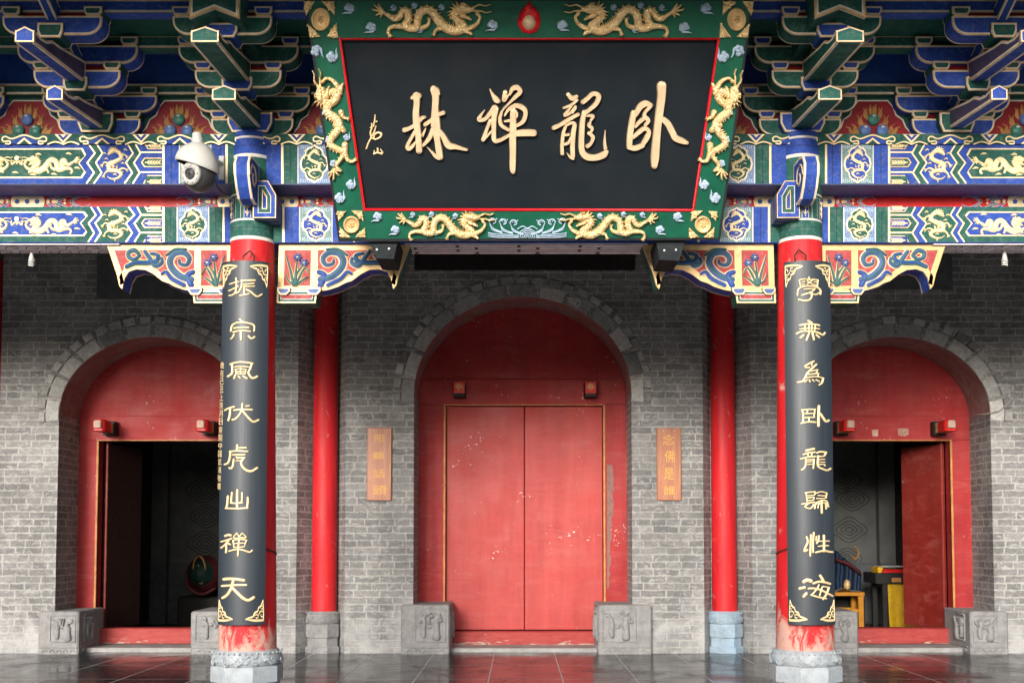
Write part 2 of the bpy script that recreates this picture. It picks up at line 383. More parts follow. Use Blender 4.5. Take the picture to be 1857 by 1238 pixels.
def edged(mb, poly, fr, d0, d1, rings, sides=True, back=False, sidefill=None, srings=None):
    """prism of a 2-D outline; fr(u,v,d)->point; faces carry painted border lines rings=[(width,mat)...,(None,fill)]"""
    def cap(d):
        cur = list(poly)
        for w, k in rings:
            if w is None: mb.face([fr(u, v, d) for u, v in cur], k); break
            nx = inset(cur, w); n = len(cur)
            for i in range(n):
                j = (i+1) % n
                mb.face([fr(*cur[i], d), fr(*cur[j], d), fr(*nx[j], d), fr(*nx[i], d)], k)
            cur = nx
    cap(d0)
    if back: cap(d1)
    if sides:
        n = len(poly); st = []; a = 0; tot = d1-d0; sg = 1 if tot > 0 else -1
        fill = sidefill or rings[-1][1]
        for w, k in (srings or rings[:-1]): st.append((a, a+w, k)); a += w
        mid = [(a, abs(tot)-a, fill)] if abs(tot) > 2*a else []
        st = st+mid+[(abs(tot)-q, abs(tot)-p, k) for p, q, k in reversed(st)] if mid else [(0, abs(tot), fill)]
        for i in range(n):
            j = (i+1) % n
            for p, q, k in st:
                mb.face([fr(*poly[i], d0+sg*p), fr(*poly[j], d0+sg*p), fr(*poly[j], d0+sg*q), fr(*poly[i], d0+sg*q)], k)
def spline(pts, step):
    pts = [tuple(map(float, p)) for p in pts]
    if len(pts) < 3:
        return pts
    out = []
    for i in range(len(pts)-1):
        p0 = pts[max(i-1, 0)]; p1 = pts[i]; p2 = pts[i+1]; p3 = pts[min(i+2, len(pts)-1)]
        n = max(2, min(14, int(math.dist(p1[:2], p2[:2])/step)))
        for k in range(n):
            t = k/n
            out.append(tuple(.5*((2*b)+(-a+c)*t+(2*a-5*b+4*c-d)*t*t+(-a+3*b-3*c+d)*t**3) for a, b, c, d in zip(p0, p1, p2, p3)))
    out.append(pts[-1]); return out
PROF = {'round': [(-1, 0), (-.94, .5), (-.65, .9), (0, 1.0), (.65, .9), (.94, .5), (1, 0)],
        'bevel': [(-1, 0), (-.90, .80), (-.78, 1), (.78, 1), (.90, .80), (1, 0)],
        'low': [(-1, 0), (-.7, .8), (0, 1), (.7, .8), (1, 0)],
        'flat': [(-1, 1), (1, 1)]}
class Relief(MB):
    """painting and carving laid on a surface: fn(u,v,h) gives the point at height h above it"""
    def __init__(s, fn): MB.__init__(s); s.fn = fn; s.e = 0
    def poly(s, pts, k, h=.002):
        s.e += 2e-5; s.face([s.fn(u, v, h+s.e) for u, v in pts], k)
    def rect(s, x0, x1, y0, y1, k, h=.002): s.poly([(x0, y0), (x1, y0), (x1, y1), (x0, y1)], k, h)
    def stroke(s, pts, k, h=.01, prof='round', w=None, step=3, smooth=True, base=0, caps=True, closed=False):
        s.e += 2e-5
        p = [(q[0], q[1], (w if w is not None else q[2])) for q in pts]
        if closed: p = p+[p[0]]
        p = spline(p, step) if smooth else p
        if prof == 'flat' and not smooth: caps = False
        n = len(p); sec = []
        T = []
        for i in range(n):
            if closed and i in (0, n-1): a, b = p[n-2], p[1]
            else: a, b = p[max(i-1, 0)], p[min(i+1, n-1)]
            if smooth or i in (0, n-1) and not closed: t = Vector((b[0]-a[0], b[1]-a[1])); k_ = 1
            else:
                t1 = Vector((p[i][0]-a[0], p[i][1]-a[1])); t2 = Vector((b[0]-p[i][0], b[1]-p[i][1]))
                t1 = t1.normalized() if t1.length > 1e-9 else t2; t2 = t2.normalized() if t2.length > 1e-9 else t1
                t = t1+t2; k_ = 1/max(.5, (t.normalized().dot(t1) if t.length > 1e-6 else 1))
            if t.length < 1e-9: t = Vector((1, 0))
            T.append((t.normalized(), k_))
        if caps and not closed:
            for a in (85, 55, 25): 
                c, q = math.cos(R_(a)), math.sin(R_(a)); t = T[0][0]; sec.append((p[0][0]-t.x*p[0][2]*.5*q, p[0][1]-t.y*p[0][2]*.5*q, p[0][2]*c, t, max(c, .05)**.6, 1))
        for i in range(n): sec.append((*p[i], T[i][0], 1, T[i][1]))
        if caps and not closed:
            for a in (25, 55, 85):
                c, q = math.cos(R_(a)), math.sin(R_(a)); t = T[-1][0]; sec.append((p[-1][0]+t.x*p[-1][2]*.5*q, p[-1][1]+t.y*p[-1][2]*.5*q, p[-1][2]*c, t, max(c, .05)**.6, 1))
        rows = []
        for x, y, ww, t, hs_, k_ in sec:
            nx, ny = -t.y, t.x
            rows.append([s.fn(x+nx*ww*.5*a*k_, y+ny*ww*.5*a*k_, base+s.e+h*b*hs_) for a, b in PROF[prof]])
        s.grid(rows, k, False, prof not in ('flat', 'bevel'))
    def blob(s, x, y, rx, ry, k, h, n=12, base=0):
        s.e += 2e-5; rows = []
        for a in (90, 72, 50, 25, 4):
            c, q = math.sin(R_(a)), math.cos(R_(a))
            rows.append([s.fn(x+rx*c*math.cos(2*math.pi*j/n), y+ry*c*math.sin(2*math.pi*j/n), base+s.e+h*q) for j in range(n)])
        s.grid(rows, k, True); s.face(rows[-1], k)
    def disc(s, x, y, rx, ry, k, h, n=20): s.poly([(x+rx*math.cos(2*math.pi*j/n), y+ry*math.sin(2*math.pi*j/n)) for j in range(n)], k, h)
    def text(s, ch, x0, x1, y0, y1, k, h):
        c = bpy.data.curves.new('t', 'FONT'); c.body = ch; c.resolution_u = 2
        o = bpy.data.objects.new('t', c); COL.objects.link(o)
        me = bpy.data.meshes.new_from_object(o.evaluated_get(bpy.context.evaluated_depsgraph_get()))
        bpy.data.objects.remove(o); bpy.data.curves.remove(c)
        if not me.vertices: return
        xs = [v.co.x for v in me.vertices]; ys = [v.co.y for v in me.vertices]
        a0, a1, b0, b1 = min(xs), max(xs), min(ys), max(ys); s.e += 2e-5
        P = [s.fn(x0+(v.co.x-a0)/(a1-a0+1e-9)*(x1-x0), y1-(v.co.y-b0)/(b1-b0+1e-9)*(y1-y0), h+s.e) for v in me.vertices]
        b = len(s.v); s.v += P; i_ = s.mi(k)
        for f in me.polygons:
            s.f.append([b+i for i in f.vertices]); s.m.append(i_); s.t.append(.5); s.sm.append(False)
        bpy.data.meshes.remove(me)
# ---------------------------------------------------------------- objects
def build(name, mb, parent=None, loc=None, weld=True):
    org = Vector(loc) if loc is not None else (ORG.get(parent, Vector()) if parent else Vector())
    me = bpy.data.meshes.new(name)
    me.from_pydata([tuple(v-org) for v in mb.v], [], mb.f); me.update()
    for k in mb.mats: me.materials.append(M[k])
    me.polygons.foreach_set('material_index', mb.m); me.polygons.foreach_set('use_smooth', mb.sm)
    if any(t != .5 for t in mb.t):
        a = me.attributes.new('tint', 'FLOAT', 'FACE'); a.data.foreach_set('value', mb.t)
    o = bpy.data.objects.new(name, me); COL.objects.link(o)
    if parent: o.parent = parent; ORG[o] = org
    else: o.location = org; ORG[o] = org
    return o
ORG = {}
def tag(o, label, cat, group=None):
    o['label'] = label; o['category'] = cat
    if group: o['group'] = group
    return o
def thing(name, label, cat, loc=(0, 0, 0), group=None):
    o = bpy.data.objects.new(name, None); COL.objects.link(o); o.location = loc; o.empty_display_size = .1
    ORG[o] = Vector(loc); return tag(o, label, cat, group)
def struct(name, mb, loc=(0, 0, 0)):
    o = build(name, mb, None, loc); o['kind'] = 'structure'; return o
def copy_tree(o, loc=None, parent=None):
    c = o.copy(); COL.objects.link(c)
    if parent: c.parent = parent
    if loc is not None: c.location = loc
    for ch in [x for x in list(COL.objects) if x.parent == o]: copy_tree(ch, None, c)
    return c
# ================================================================ SETTING
YW = 3.53                                  # brick wall face
YD = 4.12                                  # door plane
mb = MB(); mb.face([(-90, -90, -.16), (90, -90, -.16), (90, 60, -.16), (-90, 60, -.16)], 'plaza'); struct('ground', mb)
mb = MB(); mb.box(-9, 9, -.78, YW+.9, -.17, 0, 'slate'); struct('floor', mb)
mb = MB(); mb.box(-12, 12, -5.2, -.784, -.3, -.012, 'bounce_slab'); struct('bounce_reflector', mb)  # unseen pale slab added to bounce light up onto the soffits
# porch ceiling and eave that shade the gate from above
mb = MB()
mb.face([(-9, .05, 5.75), (9, .05, 5.75), (9, 4.6, 5.75), (-9, 4.6, 5.75)], 'indark')
mb.face([(-9, .05, 5.75), (9, .05, 5.75), (9, -2.6, 5.27), (-9, -2.6, 5.27)], 'dgreen')
mb.face([(-9, -2.6, 5.27), (9, -2.6, 5.27), (9, -2.6, 5.5), (-9, -2.6, 5.5)], 'dred')
mb.face([(-9, -2.6, 5.5), (9, -2.6, 5.5), (9, 9, 9.5), (-9, 9, 9.5)], 'dado')
mb.face([(-9, .05, 4.69), (9, .05, 4.69), (9, .05, 5.76), (-9, .05, 5.76)], 'indark')  # board added to stop sky light leaking in over the top plate
for s_ in (-9, 9): mb.face([(s_, -.1, -.1), (s_, 9, -.1), (s_, 9, 6), (s_, -.1, 6)], 'dado')  # dark end walls added to keep side light out of the porch
mb.face([(-9, 9, -.1), (9, 9, -.1), (9, 9, 6), (-9, 9, 6)], 'indark')
struct('ceiling', mb)
# unseen ragged dark screen added behind the camera to block low sky and sun
mb = MB(); rg = random.Random(11); top = []
for i in range(121):
    x = -90+1.5*i; top.append((x, -34+rg.uniform(-1.5, 1.5), 4.6+1.2*math.sin(i*.37)+rg.uniform(-1.2, 1.6)))
mb.grid([[(x, y, -.16) for x, y, z in top], [(x, y+1.2, z*.5) for x, y, z in top], top, [(x, y-4, z*.8) for x, y, z in top]], 'blocker_dark', False, False)
M['blocker_dark'] = paint('horizon_blocker_dark', (.05, .065, .035), .9, var=.6, scale=.8)
tl = struct('horizon_blocker', mb)
# ================================================================ BRICK WALL
ZT = 5.74
ARCH = [  # centre x, half width, spring z, rise
    (at(948, 700, YW).x, 1.262, at(755, 713, YW).z, at(946, 538, YW).z-at(755, 713, YW).z),
    (at(276, 700, YW).x, 1.075, at(107, 752, YW).z, at(279, 611, YW).z-at(107, 752, YW).z),
    (at(1627, 700, YW).x, 1.075, at(1790, 750, YW).z, at(1630, 611, YW).z-at(1790, 750, YW).z)]
NX = 2.35; NW = .28                        # splayed niches that hold the rear columns
mb = MB()
def wall_piece(x0, x1, arch):
    if arch is None:
        mb.face([(x0, YW, 0), (x1, YW, 0), (x1, YW, ZT), (x0, YW, ZT)], 'brick'); return
    cx, hw, zs, ri = arch
    mb.face([(x0, YW, 0), (cx-hw, YW, 0), (cx-hw, YW, ZT), (x0, YW, ZT)], 'brick')
    mb.face([(cx+hw, YW, 0), (x1, YW, 0), (x1, YW, ZT), (cx+hw, YW, ZT)], 'brick')
    n = 32; P = [(cx-hw*math.cos(math.pi*i/n), zs+ri*math.sin(math.pi*i/n)) for i in range(n+1)]
    for (a, b), (c, d) in zip(P, P[1:]):
        mb.face([(a, YW, b), (c, YW, d), (c, YW, ZT), (a, YW, ZT)], 'brick')
    for s in (-1, 1):
        x = cx+s*hw; mb.face([(x, YW, 0), (x, YD+.45, 0), (x, YD+.45, zs), (x, YW, zs)], 'brick')
    mb.grid([[(a, YW, b) for a, b in P], [(a, YD+.45, b) for a, b in P]], 'soffit', False, True)
def m_soffit():
    m, nt, b = newmat('arch_soffit_wash'); co = coords(nt)
    n = noise(nt, co, 5, 7, .7, .5)
    nt.links.new(ramp(nt, n, [(.35, (.30, .24, .22)), (.55, (.28, .12, .11)), (.72, (.22, .20, .19))]), b.inputs['Base Color'])
    b.inputs['Roughness'].default_value = .8; bump(nt, b, noise(nt, co, 30, 6), .5, .01); return m
M['soffit'] = m_soffit()
XE = 6.09
for x0, x1, a in ((-NX+NW, NX-NW, ARCH[0]), (-XE, -NX-NW, ARCH[1]), (NX+NW, XE, ARCH[2])): wall_piece(x0, x1, a)
for s in (-1, 1):
    wall_piece(*sorted((s*9, s*(XE+2*NW))), None)
    for c in (NX, XE+NW):
        for e in (-1, 1):
            x0 = s*c+s*e*NW; x1 = s*c+s*e*.15
            mb.face([(x0, YW, 0), (x1, YW+.27, 0), (x1, YW+.27, ZT), (x0, YW, ZT)], 'brick')
        mb.face([(s*c-.17, YW+.27, 0), (s*c+.17, YW+.27, 0), (s*c+.17, YW+.27, ZT), (s*c-.17, YW+.27, ZT)], 'brick')
wall = build('brick_wall', mb, None, (0, YW, 0))
tag(wall, 'weathered grey brick wall pierced by three round arches behind the columns', 'wall')
rnd = random.Random(3)
for ai, (cx, hw, zs, ri) in enumerate(ARCH):
    for ring, (r0, r1, n, pr) in enumerate(((0.0, .150, 13 if ai == 0 else 12, .012), (.156, .238, 27 if ai == 0 else 24, .034))):
        mb = MB()
        for i in range(n):
            jit = lambda q: q+rnd.uniform(-.15, .15)/n if 0 < q < 1 else q
            t0 = -.03+1.06*i/n+.004; t1 = -.03+1.06*(i+1)/n-.004
            t0 += rnd.uniform(0, .0035); t1 -= rnd.uniform(0, .0035)
            mb.tint = min(1, max(0, rnd.gauss(.47, .22))); o_ = r1+rnd.uniform(-.012, .012); p_ = pr+rnd.uniform(-.007, .007)
            def q(r, t):
                a = math.pi*t; return (cx-(hw+r)*math.cos(a), zs+(ri+r)*math.sin(a))
            k = 3; A = [q(r0+.001, t0+(t1-t0)*j/k) for j in range(k+1)]; B = [q(o_, t0+(t1-t0)*j/k) for j in range(k+1)]
            c_ = .008
            A2 = [q(r0+.006, t0+.003+(t1-t0-.006)*j/k) for j in range(k+1)]; B2 = [q(o_-c_, t0+.003+(t1-t0-.006)*j/k) for j in range(k+1)]
            loop = A+B[::-1]; loop2 = A2+B2[::-1]
            mb.grid([[(x, YW+.02, z) for x, z in loop], [(x, YW-p_+c_, z) for x, z in loop], [(x, YW-p_, z) for x, z in loop2]], 'vous', True, False)
            for j in range(k): mb.face([(*A2[j],), ] and [(A2[j][0], YW-p_, A2[j][1]), (A2[j+1][0], YW-p_, A2[j+1][1]), (B2[j+1][0], YW-p_, B2[j+1][1]), (B2[j][0], YW-p_, B2[j][1])], 'vous')
        build('arch_ring', mb, wall)
# white scribble on the centre arch; dark boards whose colour stands in for shade in the recesses above the arches
rl = Relief(lambda u, v, h: at(u, v, YW-.024)-Vector((0, h, 0)))
for st in ([(1030, 540), (1041, 549), (1046, 541)], [(1030, 546), (1040, 551), (1037, 543)], [(1041, 552), (1050, 545), (1053, 549), (1047, 557), (1043, 552)], [(1033, 541), (1050, 543)]):
    rl.stroke([(x, y, 1.8) for x, y in st], 'white', .003, 'flat')
build('chalk_mark', rl, wall)
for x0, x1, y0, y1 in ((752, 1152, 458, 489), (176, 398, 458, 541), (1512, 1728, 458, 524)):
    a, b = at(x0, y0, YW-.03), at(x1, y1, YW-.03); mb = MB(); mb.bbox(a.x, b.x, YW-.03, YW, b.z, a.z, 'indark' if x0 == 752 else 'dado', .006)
    build('recess_shade_board', mb, wall)
# ================================================================ DOORS
def archpoly(cx, hw, zs, ri, z0, n=28):
    return [(cx-hw, z0)]+[(cx-hw*math.cos(math.pi*i/n), zs+ri*math.sin(math.pi*i/n)) for i in range(n+1)]+[(cx+hw, z0)]
def strip_panel(mb, arch, ox0, ox1, oz, y, k, z0=.0):
    """arched board with a rectangular opening"""
    cx, hw, zs, ri = arch; n = 28
    P = [(cx-hw*math.cos(math.pi*i/n), zs+ri*math.sin(math.pi*i/n)) for i in range(n+1)]
    mb.face([(cx-hw, y, z0), (ox0, y, z0), (ox0, y, oz), (cx-hw, y, oz)], k); mb.face([(ox1, y, z0), (cx+hw, y, z0), (cx+hw, y, oz), (ox1, y, oz)], k)
    mb.face([(cx-hw, y, oz), (cx+hw, y, oz), (cx+hw, y, zs), (cx-hw, y, zs)], k) if zs > oz else None
    mb.face([(a, y, b) for a, b in P], k)
    for x in (ox0, ox1): mb.face([(x, y, z0), (x, y+.14, z0), (x, y+.14, oz), (x, y, oz)], k)
    mb.face([(ox0, y, oz), (ox1, y, oz), (ox1, y+.14, oz), (ox0, y+.14, oz)], k)
def stud(par, x, z, side):
    c = 8; fr = Matrix.Translation((x, YD, z))
    if side == 0:
        mb = MB(); mb.bbox(x-.072, x+.072, YD-.23, YD-.02, z-.085, z+.095, 'indark', .012)
        o = build('door_stud', mb, par)
        r = Relief(lambda u, v, h: Vector((x+u, YD-.23-h, z+v)))
        r.rect(-.066, .066, -.05, .09, 'red', .004)
        for i in range(16):
            a = 2*math.pi*i/16+.2; r.stroke([(.012*math.cos(a), .034+.012*math.sin(a), .008), (.055*math.cos(a), .034+.05*math.sin(a), .003)], 'goldp', .003, 'low', smooth=False, base=.004)
        build('carved_face', r, o)
    else:
        mb = MB(); mb.bbox(x-.075, x+.075, YD-.14, YD+.0, z-.085, z+.085, 'indark', .01)
        r2 = Relief(lambda u, v, h: Vector((x-side*.075-side*h, YD-.14+u, z+v)))
        o = build('door_stud', mb, par)
        for q in (.02, .075): r2.stroke([(q, -.06, .012), (q+.045, -.06, .012), (q+.045, .06, .012), (q, .06, .012), (q, -.03, .012), (q+.025, -.03, .012), (q+.025, .03, .012)], 'goldp', .006, 'low', smooth=False)
        build('carved_face', r2, o)
        mb = MB()
        mb.box(x-.055, x+.055, YD-.25, YD-.14, z-.06, z+.06, 'goldp', 1); build('collar', mb, o)
        mb = MB(); mb.bbox(x-.07, x+.07, YD-.47, YD-.25, z-.065, z+.075, 'red', .022); build('head', mb, o)
        mb = MB(); mb.bbox(x-.045, x+.045, YD-.505, YD-.47, z-.03, z+.06, 'studend', .012); build('end_block', mb, o)
def door(cx, hw, arch, topz, trimx, label, side):
    ox0, ox1 = trimx
    root = thing('gate_door', label, 'door', (arch[0], YD, 0))
    mb = MB(); ar = (arch[0], arch[1]+.01, arch[2], arch[3]+.01)
    strip_panel(mb, ar, ox0, ox1, topz, YD, 'frame'); build('frame', mb, root)
    if side == 0:
        a, b = at(757, 687, YD-.03), at(1143, 728, YD-.03)
        mb = MB(); mb.bbox(arch[0]-arch[1]+.004, arch[0]+arch[1]-.004, YD-.03, YD, topz+.012, a.z, 'frame', .006); build('lintel', mb, root)
    else:
        mb = MB(); z_ = topz+.30
        mb.bbox(arch[0]-arch[1]+.004, arch[0]+arch[1]-.004, YD-.018, YD, topz+.012, z_, 'frame', .005); build('lintel', mb, root)
    t = .026; y = YD-.016
    mb = MB()
    mb.bbox(ox0-t, ox0, y, YD+.02, 0.2, topz, 'trim', .005); mb.bbox(ox1, ox1+t, y, YD+.02, 0.2, topz, 'trim', .005)
    mb.bbox(ox0-t, ox1+t, y, YD+.02, topz, topz+t, 'trim', .005); build('trim', mb, root)
    return root
# centre door
z735 = at(950, 735, YD).z; x0c, x1c = at(808, 900, YD).x, at(1094, 900, YD).x
dc = door(0, 0, ARCH[0], z735, (x0c, x1c), 'large closed red double door under the tall middle arch', 0)
xm = at(951, 900, YD).x; zth = at(950, 1143, YD).z
for a, b in ((x0c+.004, xm-.004), (xm+.004, x1c-.004)):
    mb = MB(); mb.bbox(a, b, YD+.07, YD+.15, zth+.01, z735-.004, 'door', .006); build('door_leaf', mb, dc)
zt0 = at(950, 1176, YD-.1).z
mb = MB(); mb.bbox(at(821, 1160, YD-.05).x, at(1079, 1160, YD-.05).x, YD-.05, YD+.2, max(zt0, .02), zth-.004, 'thresh', .012); build('threshold', mb, dc)
for px in (833, 1071): stud(dc, at(px, 702, YD-.2).x, at(px, 706, YD-.2).z, 0)
# scuffed strip down the right jamb
r = Relief(lambda u, v, h: at(u, v, YD)-Vector((0, h, 0)))
rng = random.Random(5); L, Rr = [], []
for i in range(26):
    y = 842+i*9; w = 11*(1-abs(i-6)/26)+rng.uniform(-2, 2.5); L.append((1101, y)); Rr.append((1101+max(2, w), y))
r.poly(L+Rr[::-1], 'scuff', .003)
M['scuff'] = stone('scuffed_paint', (.25, .13, .115), 0, 14, .3)
build('scuff_patch', r, dc)
# side doors
M['sticker'] = paint('torn_sticker', (.42, .24, .19), .7, var=.6, scale=60)
zl = at(276, 799, YD).z
sides = []
for s, lab in ((-1, 'open red door under the left arch with dark hall inside'), (1, 'half open red door under the right arch beside yellow furniture')):
    ar = ARCH[1] if s < 0 else ARCH[2]
    ox = (at(178, 900, YD).x, 2*ar[0]-at(178, 900, YD).x) if s < 0 else (2*ar[0]-at(1724, 900, YD).x, at(1724, 900, YD).x)
    dd = door(0, 0, ar, zl, ox, lab, s); sides.append(dd)
    zth2 = at(276, 1139, YD-.1).z
    mb = MB(); mb.bbox(ox[0]+.03, ox[1]-.03, YD-.06, YD+.14, .06, zth2, 'thresh', .012); build('threshold', mb, dd)
    for px in ((205, 385) if s < 0 else (1521, 1697)): stud(dd, at(px, 776, YD).x, at(px, 778, YD).z, -s)
    # the leaf that stands open into the hall
    hx = ox[0]+.03 if s < 0 else ox[1]-.03
    ang = R_(73) if s < 0 else R_(66)
    mt = Matrix.Translation((hx, YD+.16, 0)) @ Matrix.Rotation(ang if s < 0 else math.pi-ang, 4, 'Z')
    mb = MB(); mb.box(0, .66, -.03, .03, .22, zl-.03, 'innerred' if s > 0 else 'shadedleaf', 1, mt); build('door_leaf', mb, dd)
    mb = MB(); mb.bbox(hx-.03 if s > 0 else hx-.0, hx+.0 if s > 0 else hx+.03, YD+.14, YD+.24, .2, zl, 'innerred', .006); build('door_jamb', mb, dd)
r = Relief(lambda u, v, h: at(u, v, YD-.019)-Vector((0, h, 0)))
r.poly([(1581, 779), (1592.5, 778.5), (1592, 791), (1582, 790.5)], 'studend', .003); build('paper_sticker', r, sides[1])
r = Relief(lambda u, v, h: at(u, v, YD-.019)-Vector((0, h, 0)))
r.poly([(1628, 777), (1634, 776), (1647, 776.5), (1647.5, 788), (1640, 791), (1629, 789)], 'sticker', .003); build('paper_sticker', r, sides[1])
# long stone sill under the doors
mb = MB()
for ar, w in zip(ARCH, (.95, .80, .80)):
    mb.bbox(ar[0]-w, ar[0]+w, YW+.12, YD+.3, .0, .05 if w < .9 else .045, 'step', .008)
stp = build('door_sill', mb, None, (0, YD, 0)); stp['kind'] = 'structure'
# carved door stones
def door_stone(px0, px1, pt, yb, inner, label):
    """front face from px0 to px1 in the photo; inner = side that faces the doorway"""
    yf = YW-.10; a, b = at(px0, pt, yf), at(px1, pt, yf); zt = a.z
    root = thing('door_stone', label, 'carved stone', ((a.x+b.x)/2, yf, 0), 'carved stones at the feet of the doors')
    mb = MB(); mb.bbox(a.x, b.x, yf, YD+.05, 0, zt, 'stone', .016); build('block', mb, root)
    w = b.x-a.x; f0 = .30 if inner > 0 else .08; f1 = .92 if inner > 0 else .70
    def panel(fn, W):
        r = Relief(fn); x0, x1, y0, y1 = f0*W, f1*W, .14, zt-.05
        for q in ([(x0, y0), (x1, y0), (x1, y1), (x0, y1)],): r.stroke([(x, y, .016) for x, y in q]+[(x0, y0, .016)], 'stone', .014, 'low', smooth=False)
        cx, cy, ww, hh = (x0+x1)/2, (y0+y1)/2, (x1-x0), (y1-y0)
        rg = random.Random(hash(label) % 97 if False else len(label))
        r.stroke([(cx-.22*ww, cy-.32*hh, .05), (cx-.24*ww, cy-.1*hh, .07), (cx-.2*ww, cy+.1*hh, .035), (cx-.24*ww, cy+.2*hh, .05)], 'stone', .03, step=.02)
        r.stroke([(cx+.2*ww, cy-.35*hh, .10), (cx+.22*ww, cy-.15*hh, .06), (cx+.18*ww, cy+.05*hh, .09), (cx+.22*ww, cy+.15*hh, .03)], 'stone', .042, step=.02)
        for i in range(7):
            t = rg.uniform(-.4, .4); u = rg.uniform(-.1, .42); r.blob(cx+t*ww, cy+u*hh, .03, .025, 'stone', .022)
        for i in range(4):
            x = cx+rg.uniform(-.3, .3)*ww; r.stroke([(x, cy+.05*hh, .014), (x+rg.uniform(-.06, .06), cy+.25*hh, .018), (x+rg.uniform(-.09, .09), cy+.38*hh, .01)], 'stone', .032, step=.02)
        r.stroke([(.04*W, .075, .02), (.96*W, .075, .02)], 'stone', .01, 'low', smooth=False)
        for i in range(5): r.stroke([(W*(.12+.17*i), .03, .02), (W*(.18+.17*i), .055, .02), (W*(.22+.17*i), .03, .015)], 'stone', .012, step=.02)
        return r
    build('carved_panel', panel(lambda u, v, h: Vector((a.x+u, yf-h, v)), w), root)
    xs = b.x if inner > 0 else a.x; D = YD+.05-yf
    f0, f1 = .2, .8
    build('carved_panel', panel(lambda u, v, h: Vector((xs+inner*h, yf+.06+u, v)), D*.62), root)
    return root
door_stone(727, 815, 1096, 0, 1, 'carved grey stone block at the left foot of the closed middle door')
door_stone(1085, 1182, 1096, 0, -1, 'carved grey stone block at the right foot of the closed middle door')
door_stone(70, 143, 1108, 0, 1, 'carved grey stone block at the left foot of the left doorway')
door_stone(346, 462, 1108, 0, -1, 'carved stone block mostly hidden by the left front column base')
door_stone(1462, 1556, 1108, 0, 1, 'carved stone block mostly hidden by the right front column base')
door_stone(1759, 1828, 1108, 0, -1, 'stained carved stone block at the right foot of the right doorway')
# cracked grey cable at the right arch and wire by the right niche
mb = MB(); mb.tube([at(1857, 701, YW-.04), at(1850, 716, YW-.05), at(1832, 727, YW-.05), at(1812, 745, YW-.045), at(1790, 750, YW-.04), at(1771, 752, YW+.2), at(1764, 757, YD-.03), at(1763, 800, YD-.03)], .008, 'cable', 6)
tag(build('loose_cable', mb, None, at(1812, 745, YW)), 'thin grey cable sagging across the spring of the right arch', 'cable')
mb = MB(); mb.tube([at(x, y, YW-.03) for x, y in ((1377, 590), (1379, 612), (1376, 640), (1380, 668), (1378, 690), (1381, 715), (1384, 732))], .005, 'cable', 6)
tag(build('dangling_wire', mb, None, at(1378, 660, YW)), 'thin pale wire hanging down the brick beside the right column', 'wire')
# ================================================================ HALL INSIDE
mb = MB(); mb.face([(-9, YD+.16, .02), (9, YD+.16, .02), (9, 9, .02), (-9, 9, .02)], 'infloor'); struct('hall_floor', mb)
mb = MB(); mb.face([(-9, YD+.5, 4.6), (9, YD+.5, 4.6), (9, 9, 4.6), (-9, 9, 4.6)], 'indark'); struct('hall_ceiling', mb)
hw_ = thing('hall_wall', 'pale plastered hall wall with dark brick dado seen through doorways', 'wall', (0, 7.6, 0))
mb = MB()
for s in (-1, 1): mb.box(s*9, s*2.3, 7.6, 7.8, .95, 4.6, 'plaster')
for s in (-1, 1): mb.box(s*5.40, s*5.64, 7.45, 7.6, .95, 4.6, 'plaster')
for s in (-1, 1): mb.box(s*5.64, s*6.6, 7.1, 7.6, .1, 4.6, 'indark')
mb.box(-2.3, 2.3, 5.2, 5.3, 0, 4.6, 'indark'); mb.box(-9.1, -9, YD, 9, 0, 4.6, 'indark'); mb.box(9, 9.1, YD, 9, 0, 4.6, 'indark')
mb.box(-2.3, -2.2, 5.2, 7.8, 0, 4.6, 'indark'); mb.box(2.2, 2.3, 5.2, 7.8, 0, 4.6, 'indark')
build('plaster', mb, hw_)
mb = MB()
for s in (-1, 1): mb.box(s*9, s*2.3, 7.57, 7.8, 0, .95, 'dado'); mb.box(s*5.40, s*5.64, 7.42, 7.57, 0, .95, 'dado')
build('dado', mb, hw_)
r = Relief(lambda u, v, h: at(u, v, 7.59)-Vector((0, h, 0)))
def cloudmark(x, y, s):
    for q in (1, .72, .45, .22):
        r.stroke([(x+s*q*1.25*math.cos(a)*(1+.12*math.cos(4*a)), y+s*q*.85*math.sin(a)*(1+.12*math.cos(4*a)), 2.0) for a in [2*math.pi*i/16 for i in range(16)]], 'mural', .003, 'flat', closed=True, step=4)
for x, y, s in ((370, 888, 24), (374, 936, 22), (372, 985, 24), (364, 840, 22), (1540, 960, 24), (1546, 905, 22), (1528, 870, 24), (1536, 1012, 20)): cloudmark(x, y, s)
build('cloud_mural', r, hw_)
